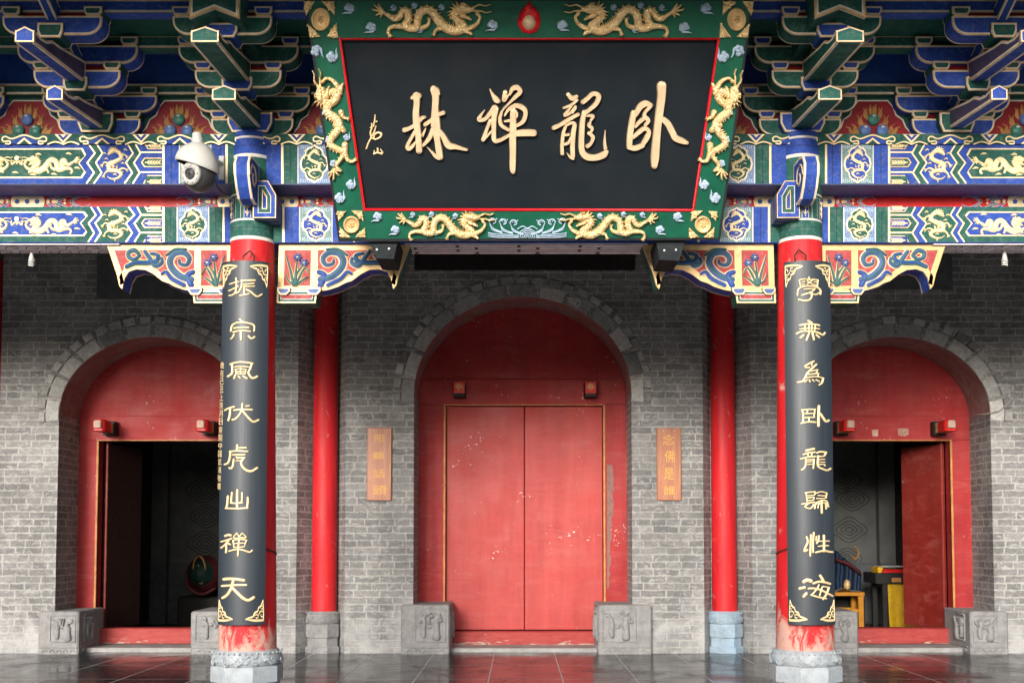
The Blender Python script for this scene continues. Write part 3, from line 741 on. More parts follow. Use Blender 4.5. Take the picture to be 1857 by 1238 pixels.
# ================================================================ COLUMNS
def base_stone(mb, cx, cy, r, z1, k, floor=0):
    h = z1-floor
    mb.lathe([(r*1.16, floor+h*.70), (r*1.25, floor+h*.76), (r*1.27, floor+h*.84), (r*1.22, floor+h*.92), (r*1.12, z1-.006), (r*1.06, z1)], (cx, cy, 0), k, 40, cap=True)
    o = math.pi/8
    mb.lathe([(r*1.24, floor+h*.36), (r*1.31, floor+h*.38), (r*1.31, floor+h*.66), (r*1.24, floor+h*.695)], (cx, cy, 0), k, 8, None, o, False)
    mb.lathe([(r*1.20, floor+h*.14), (r*1.20, floor+h*.358)], (cx, cy, 0), k, 8, None, o, False)
    mb.lathe([(r*1.36, floor), (r*1.36, floor+h*.12), (r*1.30, floor+h*.145)], (cx, cy, 0), k, 8, None, o, False)
def carve(cx, cy, r, z1, k):
    R = Relief(lambda u, v, h: Vector((cx+(r*1.26+h)*math.sin(u), cy-(r*1.26+h)*math.cos(u), v)))
    rg = random.Random(int(abs(cx)*10)+3)
    for i in range(26): R.blob(-2.2+i*.17, z1*.955, .030, .010, k, .008)
    for i in range(46):
        u = -2.0+rg.random()*4; v = z1*(.74+.14*rg.random()); R.stroke([(u, v, .02), (u+.07, v+rg.uniform(-.02, .02), .016), (u+.13, v+rg.uniform(-.02, .02), .008)], k, .009, step=.03)
    return R
def front_column(s):
    x = 2.3*s; z0 = .412; ztop = 5.0
    side = 'left' if s < 0 else 'right'
    root = thing('front_column', 'thick red front column on the %s behind a black calligraphy board' % side, 'column', (x, 0, 0), 'front columns of the porch')
    mb = MB(); zc_ = at(459, 428, -.17).z
    rt = .180; prof = [(.236-(.236-rt)*((z-z0)/(zc_-z0)), z) for z in [z0+(zc_-z0)*i/14 for i in range(15)]]
    mb.lathe(prof, (x, 0, 0), 'colred', 48); build('shaft', mb, root)
    mb = MB(); base_stone(mb, x, 0, .224, z0, 'base'); bs = build('stone_base', mb, root)
    build('carved_band', carve(x, 0, .224, z0, 'base'), bs)
    # painted head: stacked bands up the cylinder
    cyl = lambda u, v, h: Vector((x+(rt+.004+h)*math.sin(u), -(rt+.004+h)*math.cos(u), v))
    R = Relief(cyl); zz = lambda y: at(459, y, -.18).z
    bands = [(433, 427, 'white'), (427, 412, 'green'), (412, 411, 'black'), (411, 399, 'green'), (399, 395.5, 'white')]
    bands += [(395.5, 352, 'green'), (352, 349, 'white'), (349, 284, 'green'), (284, 278, 'white'), (278, 264, 'blue'), (264, 263, 'black'), (263, 250, 'blue'), (250, 246, 'white'), (246, 236, 'blue')]
    n = 40
    for a, b, k in bands:
        za, zb = zz(a), zz(b)
        R.grid([[R.fn(-math.pi+2*math.pi*i/n, z, 0) for i in range(n+1)] for z in (za, zb)], k)
    build('painted_head', R, root)
    R = Relief(lambda u, v, h: cyl(u, zz(v), h))
    for i in range(-4, 5):
        u = i*.46
        R.poly([(u-.16, 395), (u+.16, 395), (u+.16, 357), (u-.16, 357)], 'white', .003); R.poly([(u-.135, 395), (u+.135, 395), (u+.135, 358), (u-.135, 358)], 'blue' if i % 2 == 0 else 'green', .005)
        if i % 2 == 0:
            R.stroke([(u, 393, .05), (u, 362, .05)], 'gold', .006, 'low', smooth=False, base=.005)
            for q in (388, 378, 368): R.stroke([(u-.1, q-5, .03), (u, q, .06), (u+.1, q-5, .03)], 'gold', .006, 'low', step=.05, base=.005)
    build('lotus_band', R, root)
    # cloud-shaped nose that sticks out of the column head towards the plaza
    q = Vector((x-s*.03, 0, 0))
    prof = [(.10, .00), (.20, -.03), (.30, -.01), (.37, .06), (.42, .15), (.43, .24), (.38, .31), (.30, .33), (.10, .33)]
    zb = at(445, 364, -.3).z
    prof = [(a+.08, b*1.0) for a, b in prof]
    fr = lambda u, v, d: Vector((q.x-.062+d, -u, zb+v))
    mb = MB(); edged(mb, prof, fr, 0, .124, [(.010, 'cream'), (.008, 'white'), (None, 'blue')], True, True)
    o = build('cloud_nose', mb, root)
    for sd, xx in ((1, q.x+.062), (-1, q.x-.062)):
        R = Relief(lambda u, v, h: Vector((xx+sd*h, -u, zb+v)))
        sp = [(.36+.11*(1-t*.8)*math.cos(7.5*t), .17+.11*(1-t*.8)*math.sin(7.5*t), .022) for t in [i/16 for i in range(17)]]
        R.stroke(sp, 'cream', .006, 'low', step=.03); R.stroke([(a, b, c*.35) for a, b, c in sp], 'dblue', .003, 'flat', step=.03, base=.006)
        build('scroll', R, o)
    # second, stepped beam end on the side of the middle bay
    zb2 = at(495, 398, -.2).z; zt2 = at(495, 331, -.2).z; x2 = x-s*.13
    pr = [(0, 0), (.24, 0), (.24, (zt2-zb2)*.55), (.15, zt2-zb2), (0, zt2-zb2)]
    w = .15
    fr2 = lambda u, v, d: Vector((x2-s*d, -u-.02, zb2+v))
    P = [(0, 0), (w*1.25, 0), (w*1.25, (zt2-zb2)*.62), (w*.8, zt2-zb2), (0, zt2-zb2)]
    frf = lambda u, v, d: Vector((x-s*(.06+u), -.245+d, zb2+v))
    mb = MB(); edged(mb, P, frf, 0, .22, [(.006, 'goldp'), (.034, 'blue'), (.005, 'white'), (.028, 'green'), (.006, 'goldp'), (None, 'blue')], True, False, 'blue'); build('beam_end', mb, root)
    return root
fcols = [front_column(-1), front_column(1)]
def rear_column(x, label, k):
    y = YW+.19; z0 = at(595, 1108, y-.14).z; r = .147
    root = thing('rear_column', label, 'column', (x, y, 0), 'rear columns set in the brick wall')
    mb = MB(); mb.lathe([(r, z0), (r*.97, 2.2), (r*.94, 4.6)], (x, y, 0), 'rearred', 32); build('shaft', mb, root)
    mb = MB(); base_stone(mb, x, y-.02, .155, z0, k); bs = build('stone_base', mb, root); build('carved_band', carve(x, y-.02, .155, z0, k), bs)
rear_column(-2.3-.04, 'slim red rear column left of the closed door on a grey stone base', 'stone')
rear_column(2.3+.04, 'slim red rear column right of the closed door on a pale blue base', 'bluebase')
rear_column(-6.30, 'dark red rear column just showing at the far left edge', 'stone')
# ================================================================ COUPLET BOARDS
BR = .285                                  # radius of the curved board face
def strokes(R, crop, sc, data, k, h, ws=1.0, prof='round'):
    for st in data:
        w0 = None
        pts = st[0]; w = st[1]
        R.stroke([(crop[0]+x/sc, crop[1]+y/sc, w/sc*ws) for x, y in pts], k, h, prof, step=1.2)
LEFT = [((390, 480), [
 ([[(210,275),(270,255),(335,240)],20], [[(200,368),(250,345),(290,325),(330,305)],20], [[(297,190),(305,260),(300,330),(285,395),(250,425),(205,435)],22], [[(370,222),(460,220),(565,220)],24], [[(378,215),(375,290),(355,350),(320,395),(300,400)],24], [[(400,280),(480,270),(550,262)],18], [[(395,310),(480,305),(555,302)],18], [[(412,330),(412,380),(408,420)],24], [[(350,435),(400,428),(475,410)],22], [[(440,350),(500,380),(560,430),(600,448),(655,415)],24]),
 ([[(350,765),(375,790),(400,800)],24], [[(225,930),(240,860),(290,820),(370,808),(450,815),(545,850),(550,930)],24], [[(270,890),(370,880),(475,880)],24], [[(260,945),(370,925),(495,935)],24], [[(365,930),(365,1000),(368,1050)],34], [[(270,975),(250,1020),(225,1040)],22], [[(470,1000),(510,1035),(555,1012)],28])]),
 ((390, 630), [
 ([[(220,235),(300,210),(370,205),(450,210),(530,225)],26], [[(240,235),(245,310),(235,370),(185,405)],30], [[(515,235),(495,300),(470,350),(500,410),(540,430),(590,405)],32], [[(275,275),(370,265),(475,275)],18], [[(285,310),(360,300),(440,310)],16], [[(290,310),(300,370)],16], [[(435,310),(425,370)],16], [[(295,340),(430,340)],14], [[(300,372),(430,370)],16], [[(362,285),(362,380)],16], [[(290,385),(270,435)],24], [[(330,400),(355,430)],20], [[(395,400),(450,435)],26]),
 ([[(270,830),(200,850),(145,880)],26], [[(215,860),(210,950),(190,1020)],28], [[(270,878),(380,868),(520,870)],26], [[(385,790),(375,880),(330,960),(280,1005),(250,1010)],28], [[(385,885),(440,950),(500,1015),(545,1040),(610,1015)],30], [[(435,822),(480,815)],22])]),
 ((390, 790), [
 ([[(315,130),(310,190)],32], [[(330,170),(440,165)],22], [[(210,225),(300,212),(460,218)],24], [[(220,215),(210,310),(185,380),(140,400)],26], [[(250,265),(420,262)],22], [[(310,305),(420,305)],22], [[(295,350),(380,345)],16], [[(265,330),(255,410),(235,455),(205,450)],28], [[(400,320),(370,370),(385,430),(440,480),(510,495),(590,450)],34], [[(300,290),(320,320)],18]),
 ([[(315,760),(312,850),(312,1000)],34], [[(240,795),(232,880),(228,935)],26], [[(380,800),(380,880),(375,930)],26], [[(225,940),(310,945),(385,935)],24], [[(183,845),(178,930),(165,1005)],26], [[(460,865),(460,940),(450,1000)],32], [[(155,1015),(310,1018),(460,1010)],26])]),
 ((380, 950), [
 ([[(225,165),(260,150),(295,155)],34], [[(170,245),(240,225),(310,200)],24], [[(270,230),(220,290),(170,330)],26], [[(240,260),(240,330),(235,395)],24], [[(260,265),(295,285)],22], [[(385,125),(340,185),(420,190),(385,125)],18], [[(460,125),(425,180),(515,185),(460,125)],18], [[(330,225),(430,210),(525,225)],20], [[(335,225),(345,325)],18], [[(520,225),(490,310)],18], [[(345,270),(500,262)],16], [[(345,325),(490,315)],16], [[(415,215),(408,330),(400,440)],28], [[(280,375),(400,350),(480,365),(560,390),(600,365)],24]),
 ([[(205,770),(330,765),(485,785)],40], [[(180,865),(330,855),(515,850)],32], [[(335,790),(310,890),(250,990),(190,1030)],40], [[(320,890),(400,970),(480,1040),(550,1065),(620,1025)],42])])]
RIGHT = [((1415, 480), [
 ([[(265,215),(285,310)],18], [[(265,215),(350,200)],16], [[(300,250),(345,235)],14], [[(305,285),(340,275)],14], [[(525,215),(515,310)],18], [[(455,205),(525,215)],16], [[(475,240),(515,245)],14], [[(470,280),(510,285)],14], [[(370,205),(455,215)],18], [[(400,175),(405,215)],16], [[(375,230),(455,275)],16], [[(445,225),(375,275)],16], [[(240,430),(255,345),(320,310),(400,300),(490,310),(555,350),(560,415)],22], [[(335,345),(410,340),(485,340)],20], [[(480,345),(430,385),(300,430)],22], [[(425,385),(440,440),(410,490),(340,505),(260,490)],26], [[(420,395),(490,420),(535,400)],20]),
 ([[(390,785),(440,815)],26], [[(270,850),(400,830),(545,850)],24], [[(275,905),(400,890),(545,900)],20], [[(345,850),(350,920)],18], [[(400,835),(400,920)],18], [[(440,835),(440,920)],18], [[(488,850),(480,920)],18], [[(225,970),(300,935),(420,935),(520,950),(595,985),(620,955)],24], [[(325,985),(280,1025)],28], [[(405,955),(365,1060)],26], [[(450,960),(470,1050)],28], [[(505,985),(545,1020)],24])]),
 ((1415, 640), [
 ([[(345,185),(400,150),(470,115)],24], [[(345,180),(355,205),(410,200)],18], [[(505,160),(450,210),(380,280),(320,390),(245,410)],28], [[(440,140),(440,180)],16], [[(425,255),(520,235)],18], [[(520,240),(500,285)],16], [[(395,300),(535,285)],18], [[(535,285),(520,330)],16], [[(370,345),(480,330),(560,340),(600,360)],18], [[(600,355),(580,420),(545,445)],24], [[(375,375),(340,410)],18], [[(405,375),(415,405)],18], [[(450,375),(475,395)],18], [[(500,375),(545,400)],18]),
 ([[(305,795),(320,870),(320,980)],26], [[(305,800),(400,790),(490,790)],22], [[(290,985),(400,965),(495,970)],24], [[(385,790),(370,850)],18], [[(340,850),(440,845),(480,845)],18], [[(475,845),(470,900)],18], [[(345,905),(480,900)],18], [[(400,900),(400,970)],20], [[(480,795),(480,840)],18], [[(540,745),(535,880),(535,1020)],36], [[(560,850),(600,910),(640,960),(675,945)],30])]),
 ((1415, 800), [
 ([[(365,130),(420,115),(470,105)],34], [[(320,185),(400,160),(490,150)],22], [[(385,170),(390,210)],18], [[(445,165),(430,215)],18], [[(285,245),(390,220),(495,210)],24], [[(355,250),(355,330),(330,380),(300,395)],26], [[(355,265),(470,250)],18], [[(470,250),(462,375)],26], [[(380,290),(455,280)],14], [[(380,325),(455,315)],14], [[(515,160),(560,145),(640,155)],26], [[(635,160),(610,205),(530,210)],20], [[(530,205),(525,340),(600,390),(660,405),(700,380)],26], [[(545,255),(620,250)],16], [[(545,290),(620,290)],16], [[(545,325),(610,320),(620,340)],18]),
 ([[(350,720),(420,710),(485,705)],20], [[(360,720),(375,840)],22], [[(485,710),(475,750),(380,760)],16], [[(385,790),(470,780)],16], [[(470,780),(460,820),(380,830)],16], [[(300,880),(380,865),(480,850)],20], [[(400,865),(345,915),(420,940),(470,880)],22], [[(500,725),(570,705),(645,720)],18], [[(645,720),(635,760),(530,755)],16], [[(635,760),(630,795),(510,800)],16], [[(480,940),(500,870),(560,835),(640,835),(670,915)],22], [[(535,860),(525,935)],16], [[(535,875),(625,865),(640,945)],18], [[(575,830),(580,1000)],28])]),
 ((1420, 950), [
 ([[(330,180),(345,250),(310,330),(300,380),(340,360)],30], [[(390,150),(385,300),(380,440)],28], [[(430,120),(420,250),(420,390)],28], [[(465,170),(460,230)],18], [[(500,165),(490,235),(470,265)],26], [[(500,240),(570,235),(640,235)],20], [[(570,160),(572,270),(572,380)],30], [[(495,310),(570,300),(630,300)],20], [[(460,395),(570,370),(640,385),(690,390)],28]),
 ([[(290,805),(340,780),(390,795)],50], [[(235,900),(300,885)],42], [[(290,1010),(325,970)],42], [[(520,720),(545,760),(560,790)],36], [[(425,830),(500,805),(590,815),(655,835)],32], [[(500,850),(470,910),(400,990)],22], [[(355,900),(450,900),(550,930),(690,1005)],28], [[(560,870),(640,885)],20], [[(640,885),(610,970),(560,1050)],24], [[(545,880),(510,1000)],18], [[(395,990),(490,1020),(600,1040)],26]) ])]
def couplet(s, chars, label):
    xc = 2.3*s; yc = 0.0
    zt = at(452 if s < 0 else 1452, 472, -BR).z; zb = at(436 if s < 0 else 1475, 1133, -BR).z
    root = thing('couplet_board', label, 'calligraphy board', (xc, -.28, zb))
    HA = R_(42); n = 20; mb = MB(); rows = []
    def P(a, r, z): return Vector((xc+r*math.sin(a), yc-r*math.cos(a), z))
    ang = [-HA+2*HA*i/n for i in range(n+1)]
    loop = lambda z, d=0: [P(a, BR-d, z) for a in ang]+[P(a, BR-.032, z) for a in reversed(ang)]
    mb.grid([loop(zb), loop(zb+.004), loop(zt-.004), loop(zt)], 'board', True, False)
    for i in range(n): mb.face([P(ang[i], BR, zt), P(ang[i+1], BR, zt), P(ang[i+1], BR-.032, zt), P(ang[i], BR-.032, zt)], 'board'); mb.face([P(ang[i], BR, zb), P(ang[i+1], BR, zb), P(ang[i+1], BR-.032, zb), P(ang[i], BR-.032, zb)], 'board')
    for f in range(len(mb.sm)): mb.sm[f] = False
    build('panel', mb, root)
    def fn(u, v, h):
        p = atc(u, v, xc, yc, BR); d = Vector((p.x-xc, p.y-yc, 0)).normalized(); return p+d*h
    for crop, cs in chars:
        for c in cs:
            R = Relief(fn); strokes(R, crop, 7.733, c, 'glyphc', .011, 1.04); build('character', R, root)
    # corner ornaments: pierced gilt scrollwork
    for cs_, cv in ((-1, 1), (1, 1), (-1, -1), (1, -1)):
        R = Relief(lambda u, v, h: P(cs_*(HA-.05-u), BR+h, (zt-.035-v) if cv > 0 else (zb+.035+v)))
        k = 'glyphc'; H = .17 if cv > 0 else .16; Wd = .50
        R.stroke([(0, 0, .02), (0, H*.5, .02), (.02, H, .012)], k, .006, 'low', step=.03)
        R.stroke([(0, 0, .02), (Wd*.5, 0, .02), (Wd, .012, .010)], k, .006, 'low', step=.03)
        R.stroke([(.02, H, .014), (.08, H*.72, .016), (.15, H*.62, .018), (.17, H*.45, .018), (.26, H*.38, .018), (.30, H*.2, .018), (Wd*.82, H*.14, .014), (Wd, .01, .010)], k, .006, 'low', step=.02)
        R.stroke([(.05+.055*math.cos(t)*(1-t/9)*1.6, .045+.035*math.sin(t)*(1-t/9), .013) for t in [i*.5 for i in range(14)]], k, .006, 'low', step=.02)
        R.stroke([(.20+.05*math.cos(t)*(1-t/9)*1.4, .03+.022*math.sin(t)*(1-t/9), .011) for t in [i*.5 for i in range(12)]], k, .006, 'low', step=.02)
        R.stroke([(.05+.03*math.cos(t)*(1-t/9)*1.4, .10+.02*math.sin(t)*(1-t/9), .010) for t in [i*.5 for i in range(12)]], k, .006, 'low', step=.02)
        build('corner_ornament', R, root)
    px, py = (452, 466) if s < 0 else (1450, 464)
    a = at(px, py, -.24); mb = MB()
    mb.tube([a+Vector((-.045, -.03, -.05)), a+Vector((-.045, -.02, .0)), a+Vector((-.02, -.0, .03)), a+Vector((0, .03, .06)), a+Vector((.02, 0, .03)), a+Vector((.045, -.02, 0)), a+Vector((.045, -.03, -.05))], .007, 'rust', 6)
    build('hanging_hook', mb, root)
    if s < 0:
        R = Relief(fn); txt = '歲在己丑上浣月日齋開中國武漢敬書'
        ys = [656+i*14.6 for i in range(16)]
        for i, c in enumerate(txt):
            x = 404.5-i*.36; R.text(c, x-4.2, x+2.2, ys[i], ys[i]+12, 'glyphc', .003)
        build('inscription', R, root)
    return root
couplet(-1, LEFT, 'curved black board with eight gilt characters on the left front column')
couplet(1, RIGHT, 'curved black board with eight gilt characters on the right front column')
# chains that tie the boards to the columns
for s, ys, lab in ((-1, ((482, 992), (490, 996), (498, 1000), (505, 1004)), 'short rusty chain round the left front column behind its board'), (1, ((1403, 998), (1412, 996), (1421, 994), (1430, 991)), 'short rusty chain round the right front column behind its board')):
    mb = MB(); xc = 2.3*s; r0 = .222; P_ = [atc(x, y, xc, 0, r0) if abs((x-1e9)) else 0 for x, y in ys]
    z0, z1 = P_[0].z, P_[-1].z; a0 = R_(40)*(-s); aa = [(-s)*R_(38+i*7) for i in range(9)]
    n = 14
    for i in range(n):
        t = i/(n-1); a = (-s)*R_(36+t*56); z = (at(486, 992, -.2).z-t*.055)
        c = Vector((xc+(r0+.006)*math.sin(a), -(r0+.006)*math.cos(a), z)); tv = Vector((math.cos(a), math.sin(a), 0)); nv = Vector((math.sin(a), -math.cos(a), 0))
        up = Vector((0, 0, 1)) if i % 2 else nv
        mb.tube([c+tv*.014*math.cos(q)+up*.007*math.sin(q) for q in [2*math.pi*j/8 for j in range(9)]], .003, 'rust', 5)
    tag(build('chain', mb, None, (xc, 0, at(486, 992, -.2).z)), lab, 'chain')
# ================================================================ DRAGONS, CLOUDS (carved or painted)
def claw(R, T, x, y, a, s, k, h):
    for d in (-.7, 0, .7):
        p = T(x, y); q = T(x+s*math.cos(a+d), y+s*math.sin(a+d)); w = T.s
        R.stroke([(p[0], p[1], 16*w), ((p[0]+q[0])/2, (p[1]+q[1])/2, 13*w), (q[0], q[1], 5*w)], k, h, 'low', step=4*w)
class Aff:
    """plain 2-D placing: scale, turn, flip"""
    def __init__(s, cx, cy, sc, rot=0, fx=1, ox=1080, oy=150): s.c = (cx, cy); s.s = sc; s.r = rot; s.fx = fx; s.o = (ox, oy)
    def __call__(s, x, y):
        x = (x-s.o[0])*s.s*s.fx; y = (y-s.o[1])*s.s
        return (s.c[0]+x*math.cos(s.r)-y*math.sin(s.r), s.c[1]+x*math.sin(s.r)+y*math.cos(s.r))
def dragon(R, T, k, h, body=None, prof='round', fine=True):
    ws = 1.0 if fine else 1.3
    S = lambda pts, hh=h, pr=prof: R.stroke([(*T(x, y), w*T.s*ws) for x, y, w in pts], k, hh, pr, step=7*T.s)
    B = body or [(680,95,24),(735,128,34),(780,155,42),(822,135,48),(848,88,54),(886,98,60),(888,160,62),(862,208,58),(905,230,60),(955,222,62),(965,160,64),(985,105,66),(1040,78,68),(1090,108,70),(1130,165,74),(1180,218,76),(1250,248,78),(1312,240,72),(1330,205,66),(1290,172,62),(1258,138,58),(1262,100,62),(1310,85,72),(1365,88,48)]
    S(B)
    for q in ((612,82,600,70), (625,48,618,38), (655,42,650,34), (640,122,632,130), (672,132,670,142)): S([(690,95,22), (q[0],q[1],14), (q[2],q[3],5)])
    if fine:                              # spines along the back
        P = spline(B, 24)
        for i in range(3, len(P)-6, 1):
            a, b = P[i-1], P[i+1]; t = Vector((b[0]-a[0], b[1]-a[1]))
            if t.length < 1e-6: continue
            t.normalize(); x, y, w = P[i]; nx, ny = t.y, -t.x
            S([(x+nx*w*.42, y+ny*w*.42, 14), (x+nx*w*.68-t.x*6, y+ny*w*.68-t.y*6, 4)], h*.8, 'low')
    # legs
    S([(1320,240,48), (1395,222,42), (1445,185,32), (1462,140,26), (1440,115,30)]); claw(R, T, 1440, 112, -1.6, 30, k, h)
    S([(1345,250,40), (1375,262,34), (1395,278,20)])
    S([(880,218,56), (805,212,42), (745,225,32), (730,262,26), (738,280,30)]); claw(R, T, 742, 280, 1.2, 26, k, h)
    S([(1000,225,44), (1045,205,32), (1058,168,24)]); claw(R, T, 1058, 165, -1.7, 26, k, h)
    S([(1160,225,48), (1115,240,32), (1098,268,24)]); claw(R, T, 1098, 268, 1.9, 26, k, h)
    # head
    for a, b in ((1198,100), (1205,130), (1222,62), (1238,30), (1272,12), (1330,22), (1215,150), (1250,165)): S([(1300,92,38), ((1300+a)/2,(92+b)/2-4,24), (a,b,5)], h*1.05, 'low')
    S([(1290,70,60), (1345,70,66), (1395,78,40), (1405,66,30)], h*1.35)
    S([(1310,125,40), (1350,140,30), (1388,158,18)], h*1.2)
    S([(1310,60,20), (1350,38,14), (1310,28,8)], h*1.3)
    S([(1398,70,16), (1455,42,13), (1505,50,10), (1545,38,7)], h); S([(1404,88,16), (1470,92,13), (1510,104,10), (1552,96,7)], h)
    for i in range(4): S([(1330+i*14, 128+i*6, 8), (1334+i*14, 112+i*6, 6)], h)
def coil(R, cx, cy, sx, sy, k, h, f=1):
    """upright coiling dragon filling a box"""
    w_ = min(sx, sy)*1.0
    S = lambda pts, hh=h: R.stroke([(cx+f*x*sx, cy+y*sy, w*w_) for x, y, w in pts], k, hh, 'low', step=1.3)
    S([(-.05,-.78,.30),(.28,-.62,.26),(.42,-.34,.27),(.05,-.14,.30),(-.38,.02,.31),(-.34,.34,.29),(.12,.38,.26),(.44,.58,.21),(.15,.82,.15),(-.25,.84,.10),(-.5,.7,.04)])
    for x, y, dx, dy in ((.45,-.5,.14,-.1), (.52,-.25,.14,.05), (-.5,.1,-.14,.0), (-.45,.35,-.13,.06), (.5,.48,.12,-.06), (.15,.18,.05,-.12), (-.1,.2,.0,-.12), (.2,-.22,.05,.12), (.0,.95,.0,.1), (-.2,-.1,-.06,-.12)):
        S([(x-dx*.3, y-dy*.3, .10), (x+dx, y+dy, .02)])
    for p in ([(.35,-.4,.15),(.65,-.5,.11),(.8,-.38,.08)], [(-.32,.05,.16),(-.65,-.08,.11),(-.82,.08,.08)], [(.2,.4,.15),(.55,.25,.11),(.78,.34,.08)], [(-.3,.36,.15),(-.62,.5,.11),(-.72,.68,.08)]):
        S(p); x, y, _ = p[-1]
        for d in (-.8, 0, .8):
            a = math.atan2(y-p[1][1], x-p[1][0])+d; S([(x, y, .09), (x+.16*math.cos(a), y+.14*math.sin(a), .03)])
    for a in range(7):
        t = math.pi*(1.0+a/6.0); S([(-.1,-.74,.16), (-.1+.34*math.cos(t), -.70+.26*math.sin(t), .04)])
    S([(-.15,-.70,.30),(-.34,-.58,.20),(-.42,-.5,.12)], h*1.3)
    for x, y in ((-.7,-.55), (.72,-.75), (-.55,-.25), (.55,.0), (.0,.62), (-.1,.15)): S([(x-.1, y, .05), (x, y-.05, .10), (x+.12, y+.03, .03)])
def cloud(R, x, y, s, rot=0, f=1, k='lblue', h=.03):
    def T(a, b):
        a *= f*s; b *= s
        return (x+a*math.cos(rot)-b*math.sin(rot), y+a*math.sin(rot)+b*math.cos(rot))
    for a, b, r in ((-.05,-.45,.42), (.38,-.30,.38), (-.35,-.15,.34), (.10,-.05,.42), (.48,.08,.30)):
        p = T(a, b); R.blob(p[0], p[1], r*s, r*s, k, h)
    st = [(*T(a, b), w*s) for a, b, w in ((.45,.15,.36), (.22,.48,.34), (-.15,.50,.28), (-.55,.52,.2), (-.95,.66,.05))]
    R.stroke(st, k, h*.75, step=2)
    for a, b in ((-.05,-.45), (.38,-.3), (.1,-.02)):
        R.stroke([(*T(a+.24*math.cos(t)*(1-t/8), b+.24*math.sin(t)*(1-t/8)), .10*s) for t in [i*.7 for i in range(8)]], k, h*.35, 'low', base=h*.85, step=2)
# ================================================================ PAINTED BEAMS
def face(Yf, s):
    def fn(u, v, h):
        p = at(u, v, Yf); return Vector((p.x*(-s), Yf-h, p.z))
    return fn
YU, YL = -.12, -.03
zU0, zU1 = at(0, 333, YU).z, at(0, 262, YU).z
zL0, zL1 = at(0, 440, YL).z, at(0, 375, YL).z
def zig(R, xs, ys, k, w, h=.003):          # white and gold zigzag line
    R.stroke([(x, y, w) for x, y in zip(xs, ys)], k, h, 'flat', smooth=False)
def quatrefoil(cx, cy, rx, ry):
    q = [(0, -1), (.22, -.86), (.42, -.83), (.60, -.68), (.64, -.48), (.90, -.30), (1, 0)]
    P = q+[(x, -y) for x, y in q[-2::-1]]; P = P+[(-x, y) for x, y in P[-2:0:-1]]
    return [(cx+x*rx, cy+y*ry) for x, y in P]
def medallion(R, cx, y0, y1, hw, bgk, infk, f=1):
    R.rect(cx-hw-3.5, cx+hw+3.5, y0, y1, 'white', .002); R.rect(cx-hw-1.6, cx+hw+1.6, y0, y1, bgk, .0024)
    cy = (y0+y1)/2; ry = (y1-y0)/2
    for i in range(14):
        for yy in (y0+5, y1-5): R.stroke([(cx-hw+2+i*hw/7, yy-3, 1), (cx-hw+4+i*hw/7, yy, 1.2), (cx-hw+2+i*hw/7, yy+3, 1)], 'lblue', .003, 'flat')
    R.poly(quatrefoil(cx, cy, hw*.97, ry*1.0), 'cream', .0034); R.poly(quatrefoil(cx, cy, hw*.90, ry*.94), 'white', .0040); R.poly(quatrefoil(cx, cy, hw*.85, ry*.9), infk, .0046)
    coil(R2, cx, cy, hw*.82, ry*.84, 'gold', .012, f)
def leaf(R, x, y, L, k='gold'):
    R.stroke([(x, y, 3), (x+L, y, 1.5)], k, .006, 'low', step=2)
    for i in range(5):
        q = x+L*(.12+.18*i)
        for e in (-1, 1): R.stroke([(q, y, 3.0), (q+2.5, y+e*2.6, 2.4), (q+5.5, y+e*4.2, .8)], k, .006, 'low', step=1.5)
def bands(R, segs, y0, y1):
    for a, b, k in segs: R.rect(a, b, y0, y1, k, .002)
def underside(root, x0, x1):
    mb = MB(); mb.box(x0, x1, YU+.004, .199, zU0-.006, zU0-.001, 'beamsoffit'); build('underside', mb, root)
M['beamsoffit'] = paint('pale_blue_underside', (.13, .19, .36), .55)
